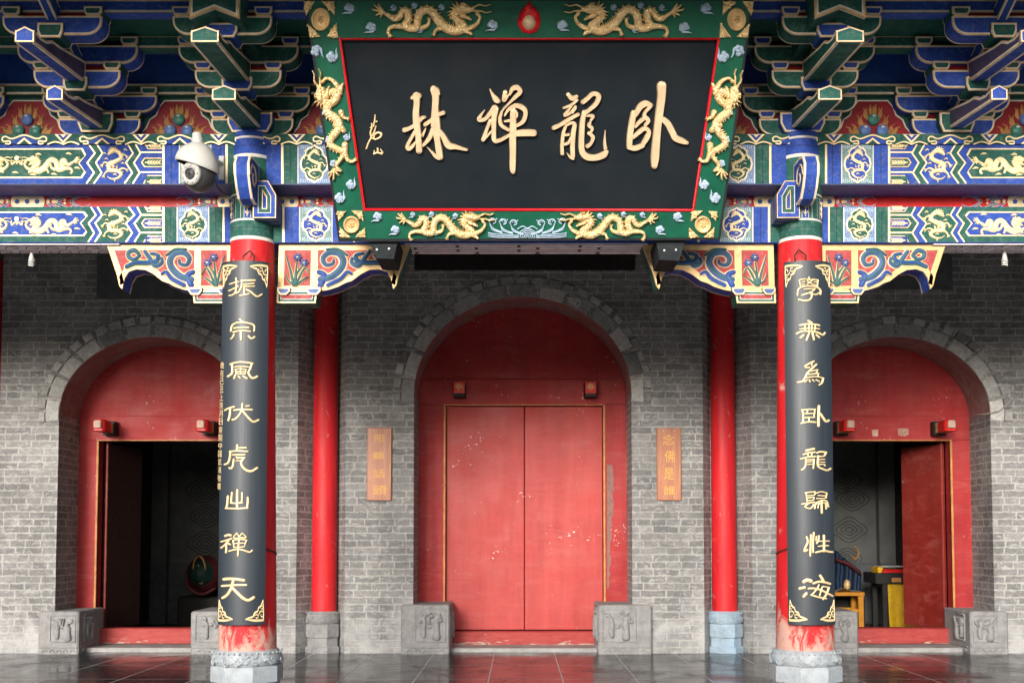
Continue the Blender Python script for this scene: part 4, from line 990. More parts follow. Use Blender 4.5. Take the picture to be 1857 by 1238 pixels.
def side_bay(upper, s):
    global R2
    Yf = YU if upper else YL; y0, y1 = (262, 333) if upper else (375.5, 439)
    A, B = ('blue', 'green') if upper else ('green', 'blue')
    sd = 'left' if s < 0 else 'right'
    where = 'upper' if upper else 'lower'
    root = thing('painted_beam', ('%s blue and green beam of the %s bay with gilt dragon panels' % (where, sd)), 'painted beam', (s*5.6, 0, (zU0 if upper else zL0)), 'painted beams across the porch')
    z0, z1 = (zU0, zU1) if upper else (zL0, zL1)
    mb = MB(); mb.box(s*9 if s < 0 else 2.3, -2.3 if s < 0 else 9, Yf, .22 if upper else .30, z0, z1, A if upper else 'blue'); 
    build('timber', mb, root)
    if upper: underside(root, min(s*9, s*2.3), max(s*9, s*2.3))
    R = Relief(face(Yf, s)); R2 = Relief(face(Yf, s))
    mid = (y0+y1)/2; q1 = y0+(y1-y0)*.23; q2 = y0+(y1-y0)*.71; H = y1-y0
    if upper:
        pan = [(-60,269.7),(150,269),(156.5,281),(144,296),(155.5,313),(149,323.5),(-60,323.5)]
        L2 = [161,172.5,158.5,171,157]; L3 = [176,186,174,184.5,170.5]; L4 = [232,241.5,228.5,240,226]; L5 = [246,255,243,253.5,241]
        ys = [262,278,295.5,313.5,333]; h0, h1 = 276.5, 312.5; pc = 295
    else:
        pan = [(-60,384),(153,383.5),(159,391),(147.5,405),(158.5,421),(152.5,428.5),(-60,428.5)]
        L2 = [165,174,161,171,160]; L3 = [177,185.5,173,183.5,172]; L4 = [233.5,244,228.5,240,228.5]; L5 = [249,256.5,244,254.5,244]
        ys = [375.5,390,405,422.5,439]; h0, h1 = 390, 422; pc = 405
    top = [(x, y) for x, y in zip(L2, ys)]
    pl = lambda X, Y2: [(x, y) for x, y in zip(X, ys)]+[(x, y) for x, y in reversed(list(zip(Y2, ys)))]
    R.poly([(-70, y0), *zip(L2, ys), (-70, y1)], A, .0016)
    R.poly(pl(L2, L3), B, .0016); R.poly(pl(L3, L4), A, .0016); R.poly(pl(L4, L5), B, .0016)
    R.poly([*zip(L5, ys), (295, y1), (295, y0)], A, .0016)
    R.poly(pan, 'cream', .0022); R.poly([(min(x, x-2.6) if x > 0 else x, y+(2.4 if y < mid else -2.4) if abs(y-mid) > 8 else y) for x, y in pan], B, .0028)
    for Lq in (L2, L3, L4, L5): zig(R, Lq, ys, 'cream', 2.7)
    for yy in (h0, h1): R.stroke([(255, yy, 2.7), (295, yy, 2.7)], 'cream', .0032, 'flat', smooth=False)
    for a, b in ((pc-8.5, pc+8.5),):
        R.poly([(256,pc),(262,a),(294,a),(294,b),(262,b)], 'goldp', .0028); R.poly([(258.6,pc),(263.2,a+1.6),(294,a+1.6),(294,b-1.6),(263.2,b-1.6)], B, .0034)
    leaf(R2, 264, pc, 28)
    for ya, yb, sg in ((y0, h0-5.5, 1), (h1+5.5, y1, -1)):
        R.poly([(262, ya), (294, ya), (294, yb), (262+(6 if sg > 0 else 0), yb)] if sg > 0 else [(268, ya), (294, ya), (294, yb), (260, yb)], 'goldp', .0028)
        R.poly([(265, ya+(0 if sg > 0 else 1.6)), (294, ya+(0 if sg > 0 else 1.6)), (294, yb-(1.6 if sg > 0 else 0)), (269 if sg > 0 else 263, yb-(1.6 if sg > 0 else 0))], B, .0034)
        leaf(R2, 268, ya+2.5 if sg > 0 else yb-3, 24)
    X0 = 294.5
    if upper: bands(R, [(X0, 298.5, 'cream'), (298.5, 311, 'blue'), (311, 312, 'black'), (312, 325, 'blue')], y0, y1); medallion(R, 354, y0, y1, 26, 'fieldg', 'blue', 1); bands(R, [(384, 399, 'blue'), (399, 400, 'black'), (400, 409, 'blue'), (409, 413, 'cream'), (413, 446, 'green')], y0, y1)
    else: bands(R, [(X0, 298.5, 'cream'), (298.5, 309, 'green'), (309, 310, 'black'), (310, 321, 'green')], y0, y1); medallion(R, 350, y0, y1, 26, 'fieldb', 'green', 1); bands(R, [(379.5, 391, 'green'), (391, 392, 'black'), (392, 404, 'green'), (404, 407, 'cream'), (407, 432, 'blue')], y0, y1)
    build('painted_pattern', R, root)
    # running dragons in the long panel, upright ones in the squares
    cx = 90; cy = mid+1
    dragon(R2, Aff(cx, cy, .118 if upper else .112, 0, -1), 'gold', .012, None, 'low', False)
    dragon(R2, Aff(-30, cy, .118 if upper else .112, 0, 1), 'gold', .012, None, 'low', False)
    R2.disc(31, mid-10, 4, 4, 'gold', .006)
    for e in (-1, 0, 1): R2.stroke([(31+e*3, mid-4, 3), (31+e*9, mid+1, 3.5), (31+e*10, mid-8, 1)], 'gold', .008, 'low', step=1.5)
    for x, y in ((28, mid+16), (98, mid+19), (60, mid+20), (125, mid-18), (70, mid-17), (140, mid+8)): R2.stroke([(x-5, y, 1), (x, y-1, 4), (x+6, y+1, 1)], 'gold', .008, 'low', step=1.5)
    coil(R2, (L3[1]+L4[1])/2-5, mid, 27, H*.46, 'gold', .012, 1)
    build('gilt_dragon', R2, root)
    return root
def middle_bay(upper):
    global R2
    Yf = YU if upper else YL; y0, y1 = (262, 333) if upper else (375.5, 439)
    z0, z1 = (zU0, zU1) if upper else (zL0, zL1)
    root = thing('painted_beam', '%s painted beam of the middle bay running behind the big plaque' % ('upper' if upper else 'lower'), 'painted beam', (0, 0, z0), 'painted beams across the porch')
    mb = MB(); mb.box(-2.3, 2.3, Yf, .22 if upper else .30, z0, z1, 'blue'); build('timber', mb, root)
    if upper: underside(root, -2.3, 2.3)
    for s in (-1, 1):
        R = Relief(face(Yf, s)); R2 = Relief(face(Yf, s))
        if upper:
            bands(R, [(478, 510, 'blue'), (510, 514, 'cream'), (514, 526, 'green'), (526, 527, 'black'), (527, 539, 'green')], y0, y1); medallion(R, 570, y0, y1, 27, 'fieldb', 'green', -1)
            bands(R, [(601, 640, 'blue'), (640, 644, 'cream'), (644, 954.4, 'green')], y0, y1)
        else:
            bands(R, [(478, 512, 'green'), (512, 516, 'cream'), (516, 529, 'blue'), (529, 530, 'black'), (530, 542, 'blue')], y0, y1); medallion(R, 573, y0, y1, 27, 'fieldg', 'blue', -1)
            bands(R, [(603, 640, 'blue'), (640, 644, 'cream'), (644, 954.4, 'blue')], y0, y1)
        build('painted_pattern', R, root); build('gilt_dragon', R2, root)
for s in (-1, 1): side_bay(True, s); side_bay(False, s)
middle_bay(True); middle_bay(False)
# soffits of the lower beam, painted on lilac
def soffit(x0, x1, style, label):
    root = thing('soffit_board', label, 'soffit board', ((x0+x1)/2, .13, zL0))
    zs = zL0-.012
    mb = MB(); mb.box(x0, x1, YL+.02, .29, zs, zL0-.001, 'lilac'); build('board', mb, root)
    R = Relief(lambda u, v, h: Vector((u, v, zs-h)))
    a, b = YL+.03, .28
    if style == 'brick':
        n = 4; dh = (b-a)/n
        for i in range(n):
            x = x0+(i % 2)*.16-.1
            R.rect(x0, x1, a+i*dh-.006, a+i*dh+.006, 'black', .002)
            while x < x1-.3:
                R.stroke([(x, a+i*dh, .012), (x+.018, a+(i+.5)*dh, .014), (x, a+(i+1)*dh, .012)], 'black', .002, 'flat', step=.02); R.stroke([(x+.036, a+i*dh, .012), (x+.018, a+(i+.5)*dh, .014), (x+.036, a+(i+1)*dh, .012)], 'black', .002, 'flat', step=.02)
                x += .52
    else:
        x = x0+.05; j = 0
        while x < x1-.1:
            for e in (0, 1):
                c = (x+e*.055, a+.08+e*.13)
                R.stroke([(c[0]-.07, c[1]+.045, .0075), (c[0]-.03, c[1]-.03, .0075), (c[0]+.03, c[1]-.045, .0075), (c[0]+.055, c[1], .0075), (c[0]+.025, c[1]+.03, .0075), (c[0], c[1]+.01, .0075)], 'black', .002, 'flat', step=.01)
            x += .17
        R.rect(x0, x1, a, a+.012, 'black', .0021); R.rect(x0, x1, b-.02, b, 'black', .0021)
    build('line_pattern', R, root)
soffit(-9, -3.42, 'scroll', 'lilac underside with black curls beneath the left lower beam')
soffit(3.42, 9, 'scroll', 'lilac underside with black curls beneath the right lower beam')
soffit(-1.02, 1.02, 'brick', 'lilac underside with long black outlined ovals beneath the plaque')
# red boards between upper and lower beams
zr0, zr1 = zL1-.02, at(0, 352, .2).z+.05
def flourish(R, x, y, f, s=1.0):
    S = lambda pts, k, h=.003: R.stroke([(x+f*a*s, y+b*s, w*s) for a, b, w in pts], k, h, 'flat', step=1.5)
    for e in (-1, 1):
        for k, d, w in (('white', 0, 4.2), ('blue', 0, 2.6)):
            S([(2,e*2,w),(12,e*9,w),(22,e*11,w),(28,e*5,w),(22,e*2,w),(18,e*5,w)], k, .003+.0006*(k != 'white'))
        for k, w in (('white', 4), ('green', 2.4)):
            S([(14,e*3,w),(30,e*9,w),(44,e*11,w),(52,e*5,w),(45,e*1,w)], k, .004+.0006*(k != 'white'))
        for k, w in (('white', 3.4), ('blue', 1.6)):
            S([(48,e*2,w),(60,e*9,w),(70,e*10,w*.8),(80,e*5,w*.4)], k, .005+.0006*(k != 'white'))
    R.disc(x+f*16*s, y, 6*s, 3.4*s, 'cream', .007); R.disc(x+f*4*s, y, 2.4*s, 4*s, 'cream', .007); R.disc(x+f*34*s, y-3, 2.2, 2.2, 'cream', .007); R.disc(x+f*34*s, y+3, 2.2, 2.2, 'cream', .007)
def cartouche(R, x0, x1, y, dots):
    R.poly([(x0, y-8), (x0+5, y-12), (x1-5, y-12), (x1, y-8), (x1+2, y), (x1, y+8), (x1-5, y+12), (x0+5, y+12), (x0, y+8), (x0-2, y)], 'cream', .007)
    for d in dots: R.disc(d, y, 5.2, 5.2, 'white', .0076); R.disc(d, y, 4.2, 4.2, 'dblue', .0082); R.disc(d, y, 2.4, 2.4, 'sky', .0088)
def redboard(s):
    lab = {-1: 'red board of the left bay between two beams with gilt cartouche', 1: 'red board of the right bay between two beams with gilt cartouche', 0: 'red scrolled board of the middle bay mostly behind the plaque'}[s]
    root = thing('infill_board', lab, 'painted board', (s*5, .2, zr0), 'red boards between the beams')
    mb = MB(); x0, x1 = ((-2.3, 2.3) if s == 0 else (s*9, s*2.3)); mb.box(min(x0, x1), max(x0, x1), .2, .25, zr0, zr1, 'red'); build('board', mb, root)
    for q in ((-1, 1) if s == 0 else (s,)):
        R = Relief(face(.2, q)); y = 366
        for c in (((22, 80, (32, 50, 68)), (396, 440, (404, 420))) if s else ((488, 540, (512, 530)),)):
            R = Relief(face(.2, q)); cartouche(R, c[0], c[1], y, c[2]); build('cartouche', R, root)
        for c in (((84, 1, 1.0), (18, -1, 1.0), (392, -1, .9)) if s else ((545, 1, .9),)):
            R = Relief(face(.2, q)); flourish(R, c[0], y, c[1], c[2]); build('painted_scroll', R, root)
for s in (-1, 1, 0): redboard(s)
# top plate with a row of cloud humps
root = thing('top_plate', 'narrow green plate painted with blue cloud humps above the beams', 'painted beam', (0, 0, zU1))
zp = at(0, 243, YU-.02).z
mb = MB(); mb.box(-9, 9, YU-.02, .3, zU1, zp, 'green'); build('timber', mb, root)
for s in (-1, 1):
    R = Relief(face(YU-.02, s))
    for i in range(8):
        c = 44.5+141*i
        if c > 960: break
        w = 1 if c < 954 else 0
        hump = [(-28,261),(-22,254),(-15,253),(0,246.5),(15,253),(22,254),(28,261)]
        R.poly([(c+x, y) for x, y in hump], 'blue', .002)
        R.stroke([(c-34,261,2.6),(c-26,261,2.6),(c-27,256,2.6),(c-38,257,2.6),(c-40,251,2.6),(c-34,248,2.6),(c-22,252,2.6),(c,245.5,2.6),(c+22,252,2.6),(c+34,248,2.6),(c+40,251,2.6),(c+38,257,2.6),(c+27,256,2.6),(c+26,261,2.6),(c+34,261,2.6)], 'cream', .004, 'flat', step=2)
        R.poly([(c-14,261.6),(c,250),(c+14,261.6)], 'cream', .005); R.poly([(c-9,261.6),(c,254),(c+9,261.6)], 'dgreen', .0056)
        m = c+70.5
        if m < 954:
            R.poly([(m-16,244),(m+16,244),(m,260.5)], 'cream', .003); R.poly([(m-11,244.6),(m+11,244.6),(m,256)], 'blue', .0036); R.poly([(m-5,244.6),(m+5,244.6),(m,250)], 'gold', .0042)
            R.stroke([(m-28,262,2.4),(m-14,257.5,2.4),(m,262,2.4)], 'cream', .0034, 'flat', step=2); R.stroke([(m,262,2.4),(m+14,257.5,2.4),(m+28,262,2.4)], 'cream', .0034, 'flat', step=2)
    build('cloud_pattern', R, root)
# ================================================================ CARVED BRACKETS UNDER THE BEAM
YQ = .02
def queti(s, e):
    """s: which column, e: -1 the wing towards the side bay, 1 towards the middle bay"""
    sd = 'left' if s < 0 else 'right'
    lab = 'carved gilt framed bracket on the %s side of the %s column' % (('left' if s*e*-1 < 0 else 'right'), sd)
    xc = at(462, 500, YQ).x
    def fn(u, v, h):                       # u,v: photograph pixels of the left wing of the left column
        p = at(u, v, YQ); x = p.x
        if e > 0: x = 2*xc-(x-.0)+(-.0)
        if e > 0: x = xc+(xc-p.x)*1.045
        if s > 0: x = -x
        return Vector((x, YQ-h, p.z))
    z_ = lambda x, y: (x/2.995, 230+y/2.995)
    root = thing('carved_bracket', lab, 'carved bracket', tuple(fn(418, 444, 0)), 'carved brackets under the beams')
    O = [z_(*p) for p in ((580,640),(1262,640),(1262,893),(1046,893),(1000,884),(950,868),(915,848),(880,836),(835,800),(790,776),(740,772),(698,786),(676,822),(662,880),(648,862),(634,800))]
    fr = lambda u, v, d: fn(u, v, -d)
    mb = MB(); edged(mb, O, fr, 0, .20, [(1.3, 'goldp'), (7.6, 'qgold'), (1.0, 'goldp'), (None, 'pinkred')], True, True, 'blue', [(.010, 'goldp'), (.010, 'white')])
    # sides were built with pixel-wide bands; repaint them in metres
    build('board', mb, root)
    ed = [z_(*p) for p in ((580,640),(634,800),(648,862),(662,880))]; me_ = MB()
    rows = [[fn(u-.5, v+.2, -d) for u, v in ed] for d in (0, .012, .022, .2)]
    for (r0, r1), k_ in zip(zip(rows, rows[1:]), ('goldp', 'white', 'green')): me_.grid([r0, r1], k_, False, False)
    build('end_face', me_, root)
    R = Relief(fn)
    R.rect(354.5, 363.5, 452, 527, 'qgold', .006); R.rect(353, 354.5, 452, 527, 'goldp', .0065); R.rect(363.5, 365, 452, 527, 'goldp', .0065)
    build('divider', R, root)
    R = Relief(fn); G = lambda pts, k, h=.022, ws=1: R.stroke([(*z_(x, y), w*ws/2.995) for x, y, w in pts], k, h, 'round', step=2)
    def duo(pts, a, b): G(pts, 'cream', .010, 1.35); G(pts, a, .020); G([(x, y, w*.4) for x, y, w in pts], b, .026)
    duo([(690,760,26),(740,740,30),(800,740,30),(850,730,30),(860,700,24),(825,690,20)], 'teal', 'blue')
    duo([(760,700,22),(735,720,22),(705,712,24),(700,685,26),(730,672,26),(755,690,22)], 'teal', 'sky')
    duo([(790,680,24),(815,715,26),(845,755,28),(880,740,24),(880,715,18)], 'sky', 'teal')
    duo([(1040,830,36),(985,815,38),(940,775,38),(925,730,36),(950,690,34),(1000,685,32),(1030,715,28),(1015,750,24),(980,745,20),(975,725,16)], 'sky', 'teal')
    duo([(880,800,16),(905,790,22),(935,825,26),(1000,860,26)], 'sky', 'blue')
    duo([(1050,790,26),(1020,810,32),(1040,860,34)], 'blue', 'sky')
    duo([(905,700,14),(925,685,18),(960,668,20),(1010,668,16)], 'teal', 'teal')
    # iris in the small square
    for pts in ([(1170,860,16),(1165,800,12),(1130,750,8)], [(1175,860,16),(1170,790,12),(1165,735,8)], [(1180,860,16),(1195,790,13),(1222,700,6)], [(1165,860,14),(1130,830,12),(1105,815,5)], [(1165,850,14),(1125,770,11),(1100,800,5)], [(1185,850,12),(1205,840,10),(1222,800,5)]):
        G(pts, 'cream', .010, 1.5); G(pts, 'teal', .020)
    for x, y in ((1128,740), (1162,710)):
        for i in range(6): G([(x, y, 8), (x+16*math.cos(i*1.05), y+15*math.sin(i*1.05), 15)], 'sky', .018)
        G([(x-3, y, 8), (x+3, y, 8)], 'cream', .026)
    build('carved_scroll', R, root)
    # bearing block below, with two little caps
    def blk(x0, x1, y0, y1, d0, d1, rings, name):
        P = [z_(x0, y0), z_(x1, y0), z_(x1, y1), (z_(x0, y1)[0]+2.5, z_(x0, y1)[1])]
        mb = MB(); edged(mb, P, lambda u, v, d: fn(u, v, -d), d0, d1, rings, True, True, 'dgreen'); build(name, mb, root)
    blk(1052, 1262, 893, 962, -.035, .17, [(1.4, 'goldp'), (1.6, 'cream'), (3.5, 'green'), (1.2, 'white'), (None, 'pinkred')], 'bearing_block')
    for x0, x1 in ((1034, 1106), (1192, 1258)):
        P = [z_(x0, 880), z_(x1, 880), z_(x1, 900), z_(x1-16, 920), z_(x0+16, 920), z_(x0, 900)]
        mb = MB(); edged(mb, P, lambda u, v, d: fn(u, v, -d), -.06, .04, [(1.2, 'goldp'), (1.2, 'cream'), (None, 'sky')], True, True, 'purple'); build('cap_block', mb, root)
for s in (-1, 1):
    for e in (-1, 1): queti(s, e)
# ================================================================ BRACKET SETS (three steps of arms, blocks and beaks)
RB = lambda fill: [(.0075, 'goldp'), (.0075, 'white'), (None, fill)]
ST, TT = .47, .21
Z0B = at(185, 240, -.14).z
def bracket(main, other, col_set, label, x):
    """main: colour of arms, other: colour of blocks"""
    root = thing('bracket_set', label, 'roof bracket', (x, 0, Z0B), 'bracket sets under the eave')
    O = Vector((x, 0, Z0B))
    dk = {'blue': 'dblue', 'green': 'dgreen'}
    F = lambda y, dx=0: (lambda u, v, d: O+Vector((u+dx, -y+d, v)))
    g = 1.28 if col_set else 1.0
    # seat block
    mb = MB(); w0, w1 = .115*g, .145*g
    edged(mb, [(-w0, 0), (w0, 0), (w1, .075), (w1, .165), (-w1, .165), (-w1, .075)], F(.15), 0, .30, RB(other), True, True, dk[other]); build('seat_block', mb, root)
    def arm(y, z, L, name='arm'):
        h = .145; c = [(L, h), (L, h*.70), (L-.006, h*.50), (L-.022, h*.31), (L-.048, h*.15), (L-.080, h*.04), (L-.115, 0)]
        P = [(-a, b) for a, b in c]+[(a, b) for a, b in reversed(c)]
        mb = MB(); edged(mb, [(a, b+z) for a, b in P], F(y+.065), 0, .16, RB(main), True, True, main)
        o = build(name, mb, root)
        mb = MB(); mb.box(x-L+.1, x+L-.1, -y-.02, -y+.05, Z0B+z+h, Z0B+z+h+.055, 'dred'); build('red_infill', mb, o)
        for e in (-1, 1):
            q = [(-.050, 0), (.050, 0), (.068, .030), (.068, .068), (-.068, .068), (-.068, .030)]
            mb = MB(); edged(mb, [(a, b+z+h) for a, b in q], F(y+.078, e*(L-.065)), 0, .19, RB(other), True, True, dk[other]); build('block', mb, root)
    arm(0, .0, .345); arm(0, .20, .48)
    arm(ST, TT, .345); arm(ST, TT+.20, .48)
    arm(2*ST, 2*TT, .375)
    for k in (1, 2):
        z = k*TT-.035; q = [(-.075*g, 0), (.075*g, 0), (.095*g, .05), (.095*g, .11), (-.095*g, .11), (-.095*g, .05)]
        mb = MB(); edged(mb, [(a, b+z) for a, b in q], F(k*ST+.10), 0, .20, RB(other), True, True, dk[other]); build('block', mb, root)
    # beaks: slanting arms that point out towards the plaza
    for k in (0, 1):
        y0 = k*ST; z0 = k*TT; L = .93+.04*k; wd = (.062 if k == 0 else .068)*(1.45 if col_set else 1.0)
        P = [(.06, .045), (L-.02, -.055), (L, -.045), (L, .035), (L-.10, .028), (L-.20, .048), (L-.30, .10), (L-.42, .115), (.06, .215)]
        fr = lambda u, v, d: O+Vector((-wd+d, -(y0+u), z0+v))
        mb = MB(); edged(mb, P, fr, 0, 2*wd, [(.009, 'goldp'), (.010, 'white'), (None, 'purple' if main == 'blue' else 'dgreen')], True, True, main)
        o = build('beak', mb, root)
        # peaked front face
        Q = [(-wd, -.05), (wd, -.05), (wd, .028), (0, .062), (-wd, .028)]
        mb = MB(); edged(mb, Q, lambda u, v, d: O+Vector((u, -(y0+L+.004)+d, z0+v)), 0, .03, [(.006, 'goldp'), (.004, 'white'), (None, main)], True, False); build('tip', mb, o)
    # straight arm tying the steps together
    mb = MB(); edged(mb, [(.02, .10), (3*ST-.10, .10+2*TT+.15), (3*ST-.10, .10+2*TT+.28), (.02, .26)], lambda u, v, d: O+Vector((-.04+d, -u, v)), 0, .08, RB(dk[main]), True, True, dk[main]); build('step_arm', mb, root)
    if col_set:
        zb = at(393, 33, -1.22).z-Z0B
        Q = [(-.185, 0), (0, .075), (.185, 0), (.185, .34), (-.185, .34)]
        mb = MB(); edged(mb, Q, lambda u, v, d: O+Vector((u, -1.22+d, zb+v)), 0, .9, [(.014, 'goldp'), (.012, 'white'), (None, 'green')], True, False, 'green'); build('beam_head', mb, root)
    return root
XS = 1.285
b_i = bracket('blue', 'green', False, 'blue armed bracket set with green blocks left of the security camera', -2.3-XS)
b_c = bracket('green', 'blue', True, 'green armed bracket set with broad beaks above the left front column', -2.3)
c1 = copy_tree(b_i, (2.3+XS, 0, Z0B)); c1['label'] = 'blue armed bracket set with green blocks above the right bay'
c2 = copy_tree(b_i, (-2.3-2*XS, 0, Z0B)); c2['label'] = 'blue armed bracket set cut off by the left edge of the picture'
c3 = copy_tree(b_c, (2.3, 0, Z0B)); c3['label'] = 'green armed bracket set with broad beaks above the right front column'
c4 = copy_tree(b_i, (2.3+2*XS, 0, Z0B)); c4['label'] = 'blue armed bracket set cut off by the right edge of the picture'
# ---- pearl panels between the sets
def pearl_panel(x, label, swap):
    zt = Z0B+.50; y = .03; w = XS/2-.02
    root = thing('pearl_panel', label, 'painted panel', (x, y, Z0B), 'red pearl panels between the bracket sets')
    mb = MB(); mb.box(x-w, x+w, y, y+.03, Z0B-.01, zt, 'dred'); build('board', mb, root)
    R = Relief(lambda u, v, h: Vector((x+u, y-h, Z0B+v)))
    half = [(w, .0), (.335, .0), (.315, .06), (.275, .105), (.25, .17), (.195, .21), (.17, .28), (.125, .335), (0, .335)]
    left = [(-a, b) for a, b in half]
    R.poly(half+[(0, .5), (w, .5)], 'dgreen', .002); R.poly(left+[(0, .5), (-w, .5)], 'dgreen', .002)
    R.stroke([(a, b, .011) for a, b in half[1:]], 'white', .005, 'flat', smooth=False); R.stroke([(a, b, .011) for a, b in left[1:]], 'white', .005, 'flat', smooth=False)
    build('border', R, root)
    R = Relief(lambda u, v, h: Vector((x+u, y-h, Z0B+v)))
    for e in (-1, 1):
        for a, b, dx, dz in ((.05, .02, .16, .10), (.09, .02, .17, .07), (.12, .0, .10, .06), (.06, .08, .09, .12), (.03, .14, .06, .13), (.01, .18, .02, .11)):
            R.stroke([(e*a, b+.04, .035), (e*(a+dx*.6), b+.04+dz*.2, .03), (e*(a+dx*.62), b+.04+dz*.5, .02), (e*(a+dx*.85), b+.04+dz*.75, .004)], 'flame', .006, 'low', step=.012)
            R.stroke([(e*(a+dx*.3), b+.04+dz*.1, .024), (e*(a+dx*.45), b+.04+dz*.45, .016), (e*(a+dx*.38), b+.04+dz*.75, .004)], 'flame', .006, 'low', step=.012)
    R.stroke([(0, .20, .05), (.008, .25, .03), (0, .29, .004)], 'flame', .006, 'low', step=.012)
    build('flame', R, root)
    for i, (a, b) in enumerate(((-.072, .075), (.072, .075), (0, .17))):
        k = ('pearlb' if (i == 2) == swap else 'pearlg')
        mb = MB(); mb.ball((x+a, y-.012, Z0B+b), .052, k, (1, .5, 1)); mb.ball((x+a, y-.034, Z0B+b+.024), .016, 'white', (1, .5, .7), 10); build('pearl', mb, root)
    return root
for i, (x, lab, sw) in enumerate(((-2.3-1.5*XS, 'red flaming pearl panel nearest the left edge of the picture', True), (-2.3-.5*XS, 'red flaming pearl panel just above the security camera', False), (-2.3+.5*XS, 'red flaming pearl panel half hidden behind the left edge of the plaque', False), (2.3-.5*XS, 'red flaming pearl panel half hidden behind the right edge of the plaque', False), (2.3+.5*XS, 'red flaming pearl panel between the two right bracket sets', False), (2.3+1.5*XS, 'red flaming pearl panel nearest the right edge of the picture', True))):
    pearl_panel(x, lab, sw)
# ---- long ties and the boards between them
def tie(Yf, ya, yb, k, label, dz=0):
    z1, z0 = at(700, ya, Yf).z+dz, at(700, yb, Yf).z+dz
    root = thing('eave_tie', label, 'painted timber', (0, Yf, z0))
    mb = MB(); mb.box(-9, 9, Yf, Yf+.10, z0, z1, k); build('timber', mb, root)
    R = Relief(lambda u, v, h: Vector((u, Yf-h, v)))
    for z in (z0+.012, z1-.012): R.rect(-9, 9, z-.010, z+.010, 'white', .002); R.rect(-9, 9, z-.010, z-.003, 'goldp', .003)
    build('edge_line', R, root); return z0, z1
t0 = tie(-.03, 152, 172, 'green', 'green tie with white lines just above the pearl panels')
t1 = tie(-ST-.02, 63, 88, 'green', 'green tie with gilt lines at the second step of the brackets')
t2 = tie(-2*ST-.02, -2, 24, 'blue', 'blue tie with white lines at the third step of the brackets')
root = thing('eave_board', 'plain dark blue and green boards closing the eave between ties', 'soffit board', (0, 0, t0[1]))
mb = MB()
mb.box(-9, 9, .0, .03, t0[1], t0[1]+.26, 'dblue')
def slope(y0, z0, y1, z1, k): mb.face([(-9, y0, z0), (9, y0, z0), (9, y1, z1), (-9, y1, z1)], k); mb.face([(-9, y0, z0+.02), (9, y0, z0+.02), (9, y1, z1+.02), (-9, y1, z1+.02)], k)
slope(0, t0[1]+.26, -ST+.08, t1[1]-.01, 'dblue'); slope(-ST-.01, t1[1]-.02, -2*ST+.08, t2[1]-.01, 'dgreen')
build('boards', mb, root)
# ================================================================ NAME PLAQUE
PB, PT = at(960, 437, -.45), at(960, -3, -1.22)
pu = Vector((0, PT.y-PB.y, PT.z-PB.z)).normalized(); pn = Vector((0, -pu.z, pu.y)).normalized()
if pn.y > 0: pn = -pn
def PF(u, v, h): return atp(u, v, PB, pn)+pn*h
plq = thing('name_plaque', 'large leaning black plaque with four gilt characters in a green dragon frame', 'plaque', tuple(PB))
OUT = [(553, -3), (1366, -3), (1305, 434), (615, 437)]
mb = MB()
q0 = [PF(u, v, .030) for u, v in OUT]; q1 = [p-pn*.13 for p in q0]
mb.face(q1, 'black')
for i in range(4): j = (i+1) % 4; mb.face([q0[i], q0[j], q1[j], q1[i]], 'black')
build('back', mb, plq)
INN = [(618, 71), (1302, 71), (1256.5, 380.5), (661.5, 379)]
OU2 = [(558, 2), (1361, 2), (1301, 429.5), (619, 432)]
R = Relief(PF)
for i in range(4):
    j = (i+1) % 4
    R.poly([OUT[i], OUT[j], OU2[j], OU2[i]], 'black', .031)
    R.poly([OU2[i], OU2[j], INN[j], INN[i]], 'plaqueg', .030)
    R.face([PF(*INN[i], .030), PF(*INN[j], .030), PF(*INN[j], 0), PF(*INN[i], 0)], 'plaquer')
build('frame', R, plq)
R = Relief(PF); R.poly(INN, 'lacquer', 0); build('panel', R, plq)
R = Relief(PF); R.stroke([(x, y, 4.6) for x, y in INN]+[(*INN[0], 4.6), (*INN[1][:1], INN[1][1], 4.6)], 'plaquer', .022, 'round', smooth=False, base=.018); build('red_bead', R, plq)
def tri(R, P):
    c = (sum(p[0] for p in P)/3, sum(p[1] for p in P)/3)
    I = [(c[0]+(x-c[0])*.62, c[1]+(y-c[1])*.62) for x, y in P]
    a = [PF(x, y, .030) for x, y in P]; b = [PF(c[0]+(x-c[0])*.92, c[1]+(y-c[1])*.92, .046) for x, y in P]; d = [PF(x, y, .050) for x, y in I]
    for p, q in ((a, b), (b, d)):
        for i in range(3): j = (i+1) % 3; R.face([p[i], p[j], q[j], q[i]], 'dragon')
    R.face(d, 'dragon')
    rg = random.Random(int(c[0]))
    for i in range(9):
        w = [rg.random() for _ in range(3)]; s_ = sum(w); x = sum(w[k]/s_*P[k][0] for k in range(3)); y = sum(w[k]/s_*P[k][1] for k in range(3))
        R.blob(x, y, 2.6, 2.2, 'dragon', .012, 8, .046)
Z5 = lambda x, y: (540+x/4.4214, y/4.4214)
Z7 = lambda x, y: (540+x/4.4214, 240+y/4.4214)
TOPT = [[Z5(*p) for p in t] for t in (((54,10),(146,10),(72,132)), ((192,10),(298,10),(306,128)), ((85,188),(193,298),(102,306)), ((318,182),(330,306),(234,300)))]
BOTT = [[Z7(*p) for p in t] for t in (((320,628),(396,626),(332,710)), ((434,622),(524,624),(534,710)), ((342,752),(430,836),(350,838)), ((546,754),(549,836),(464,836)))]
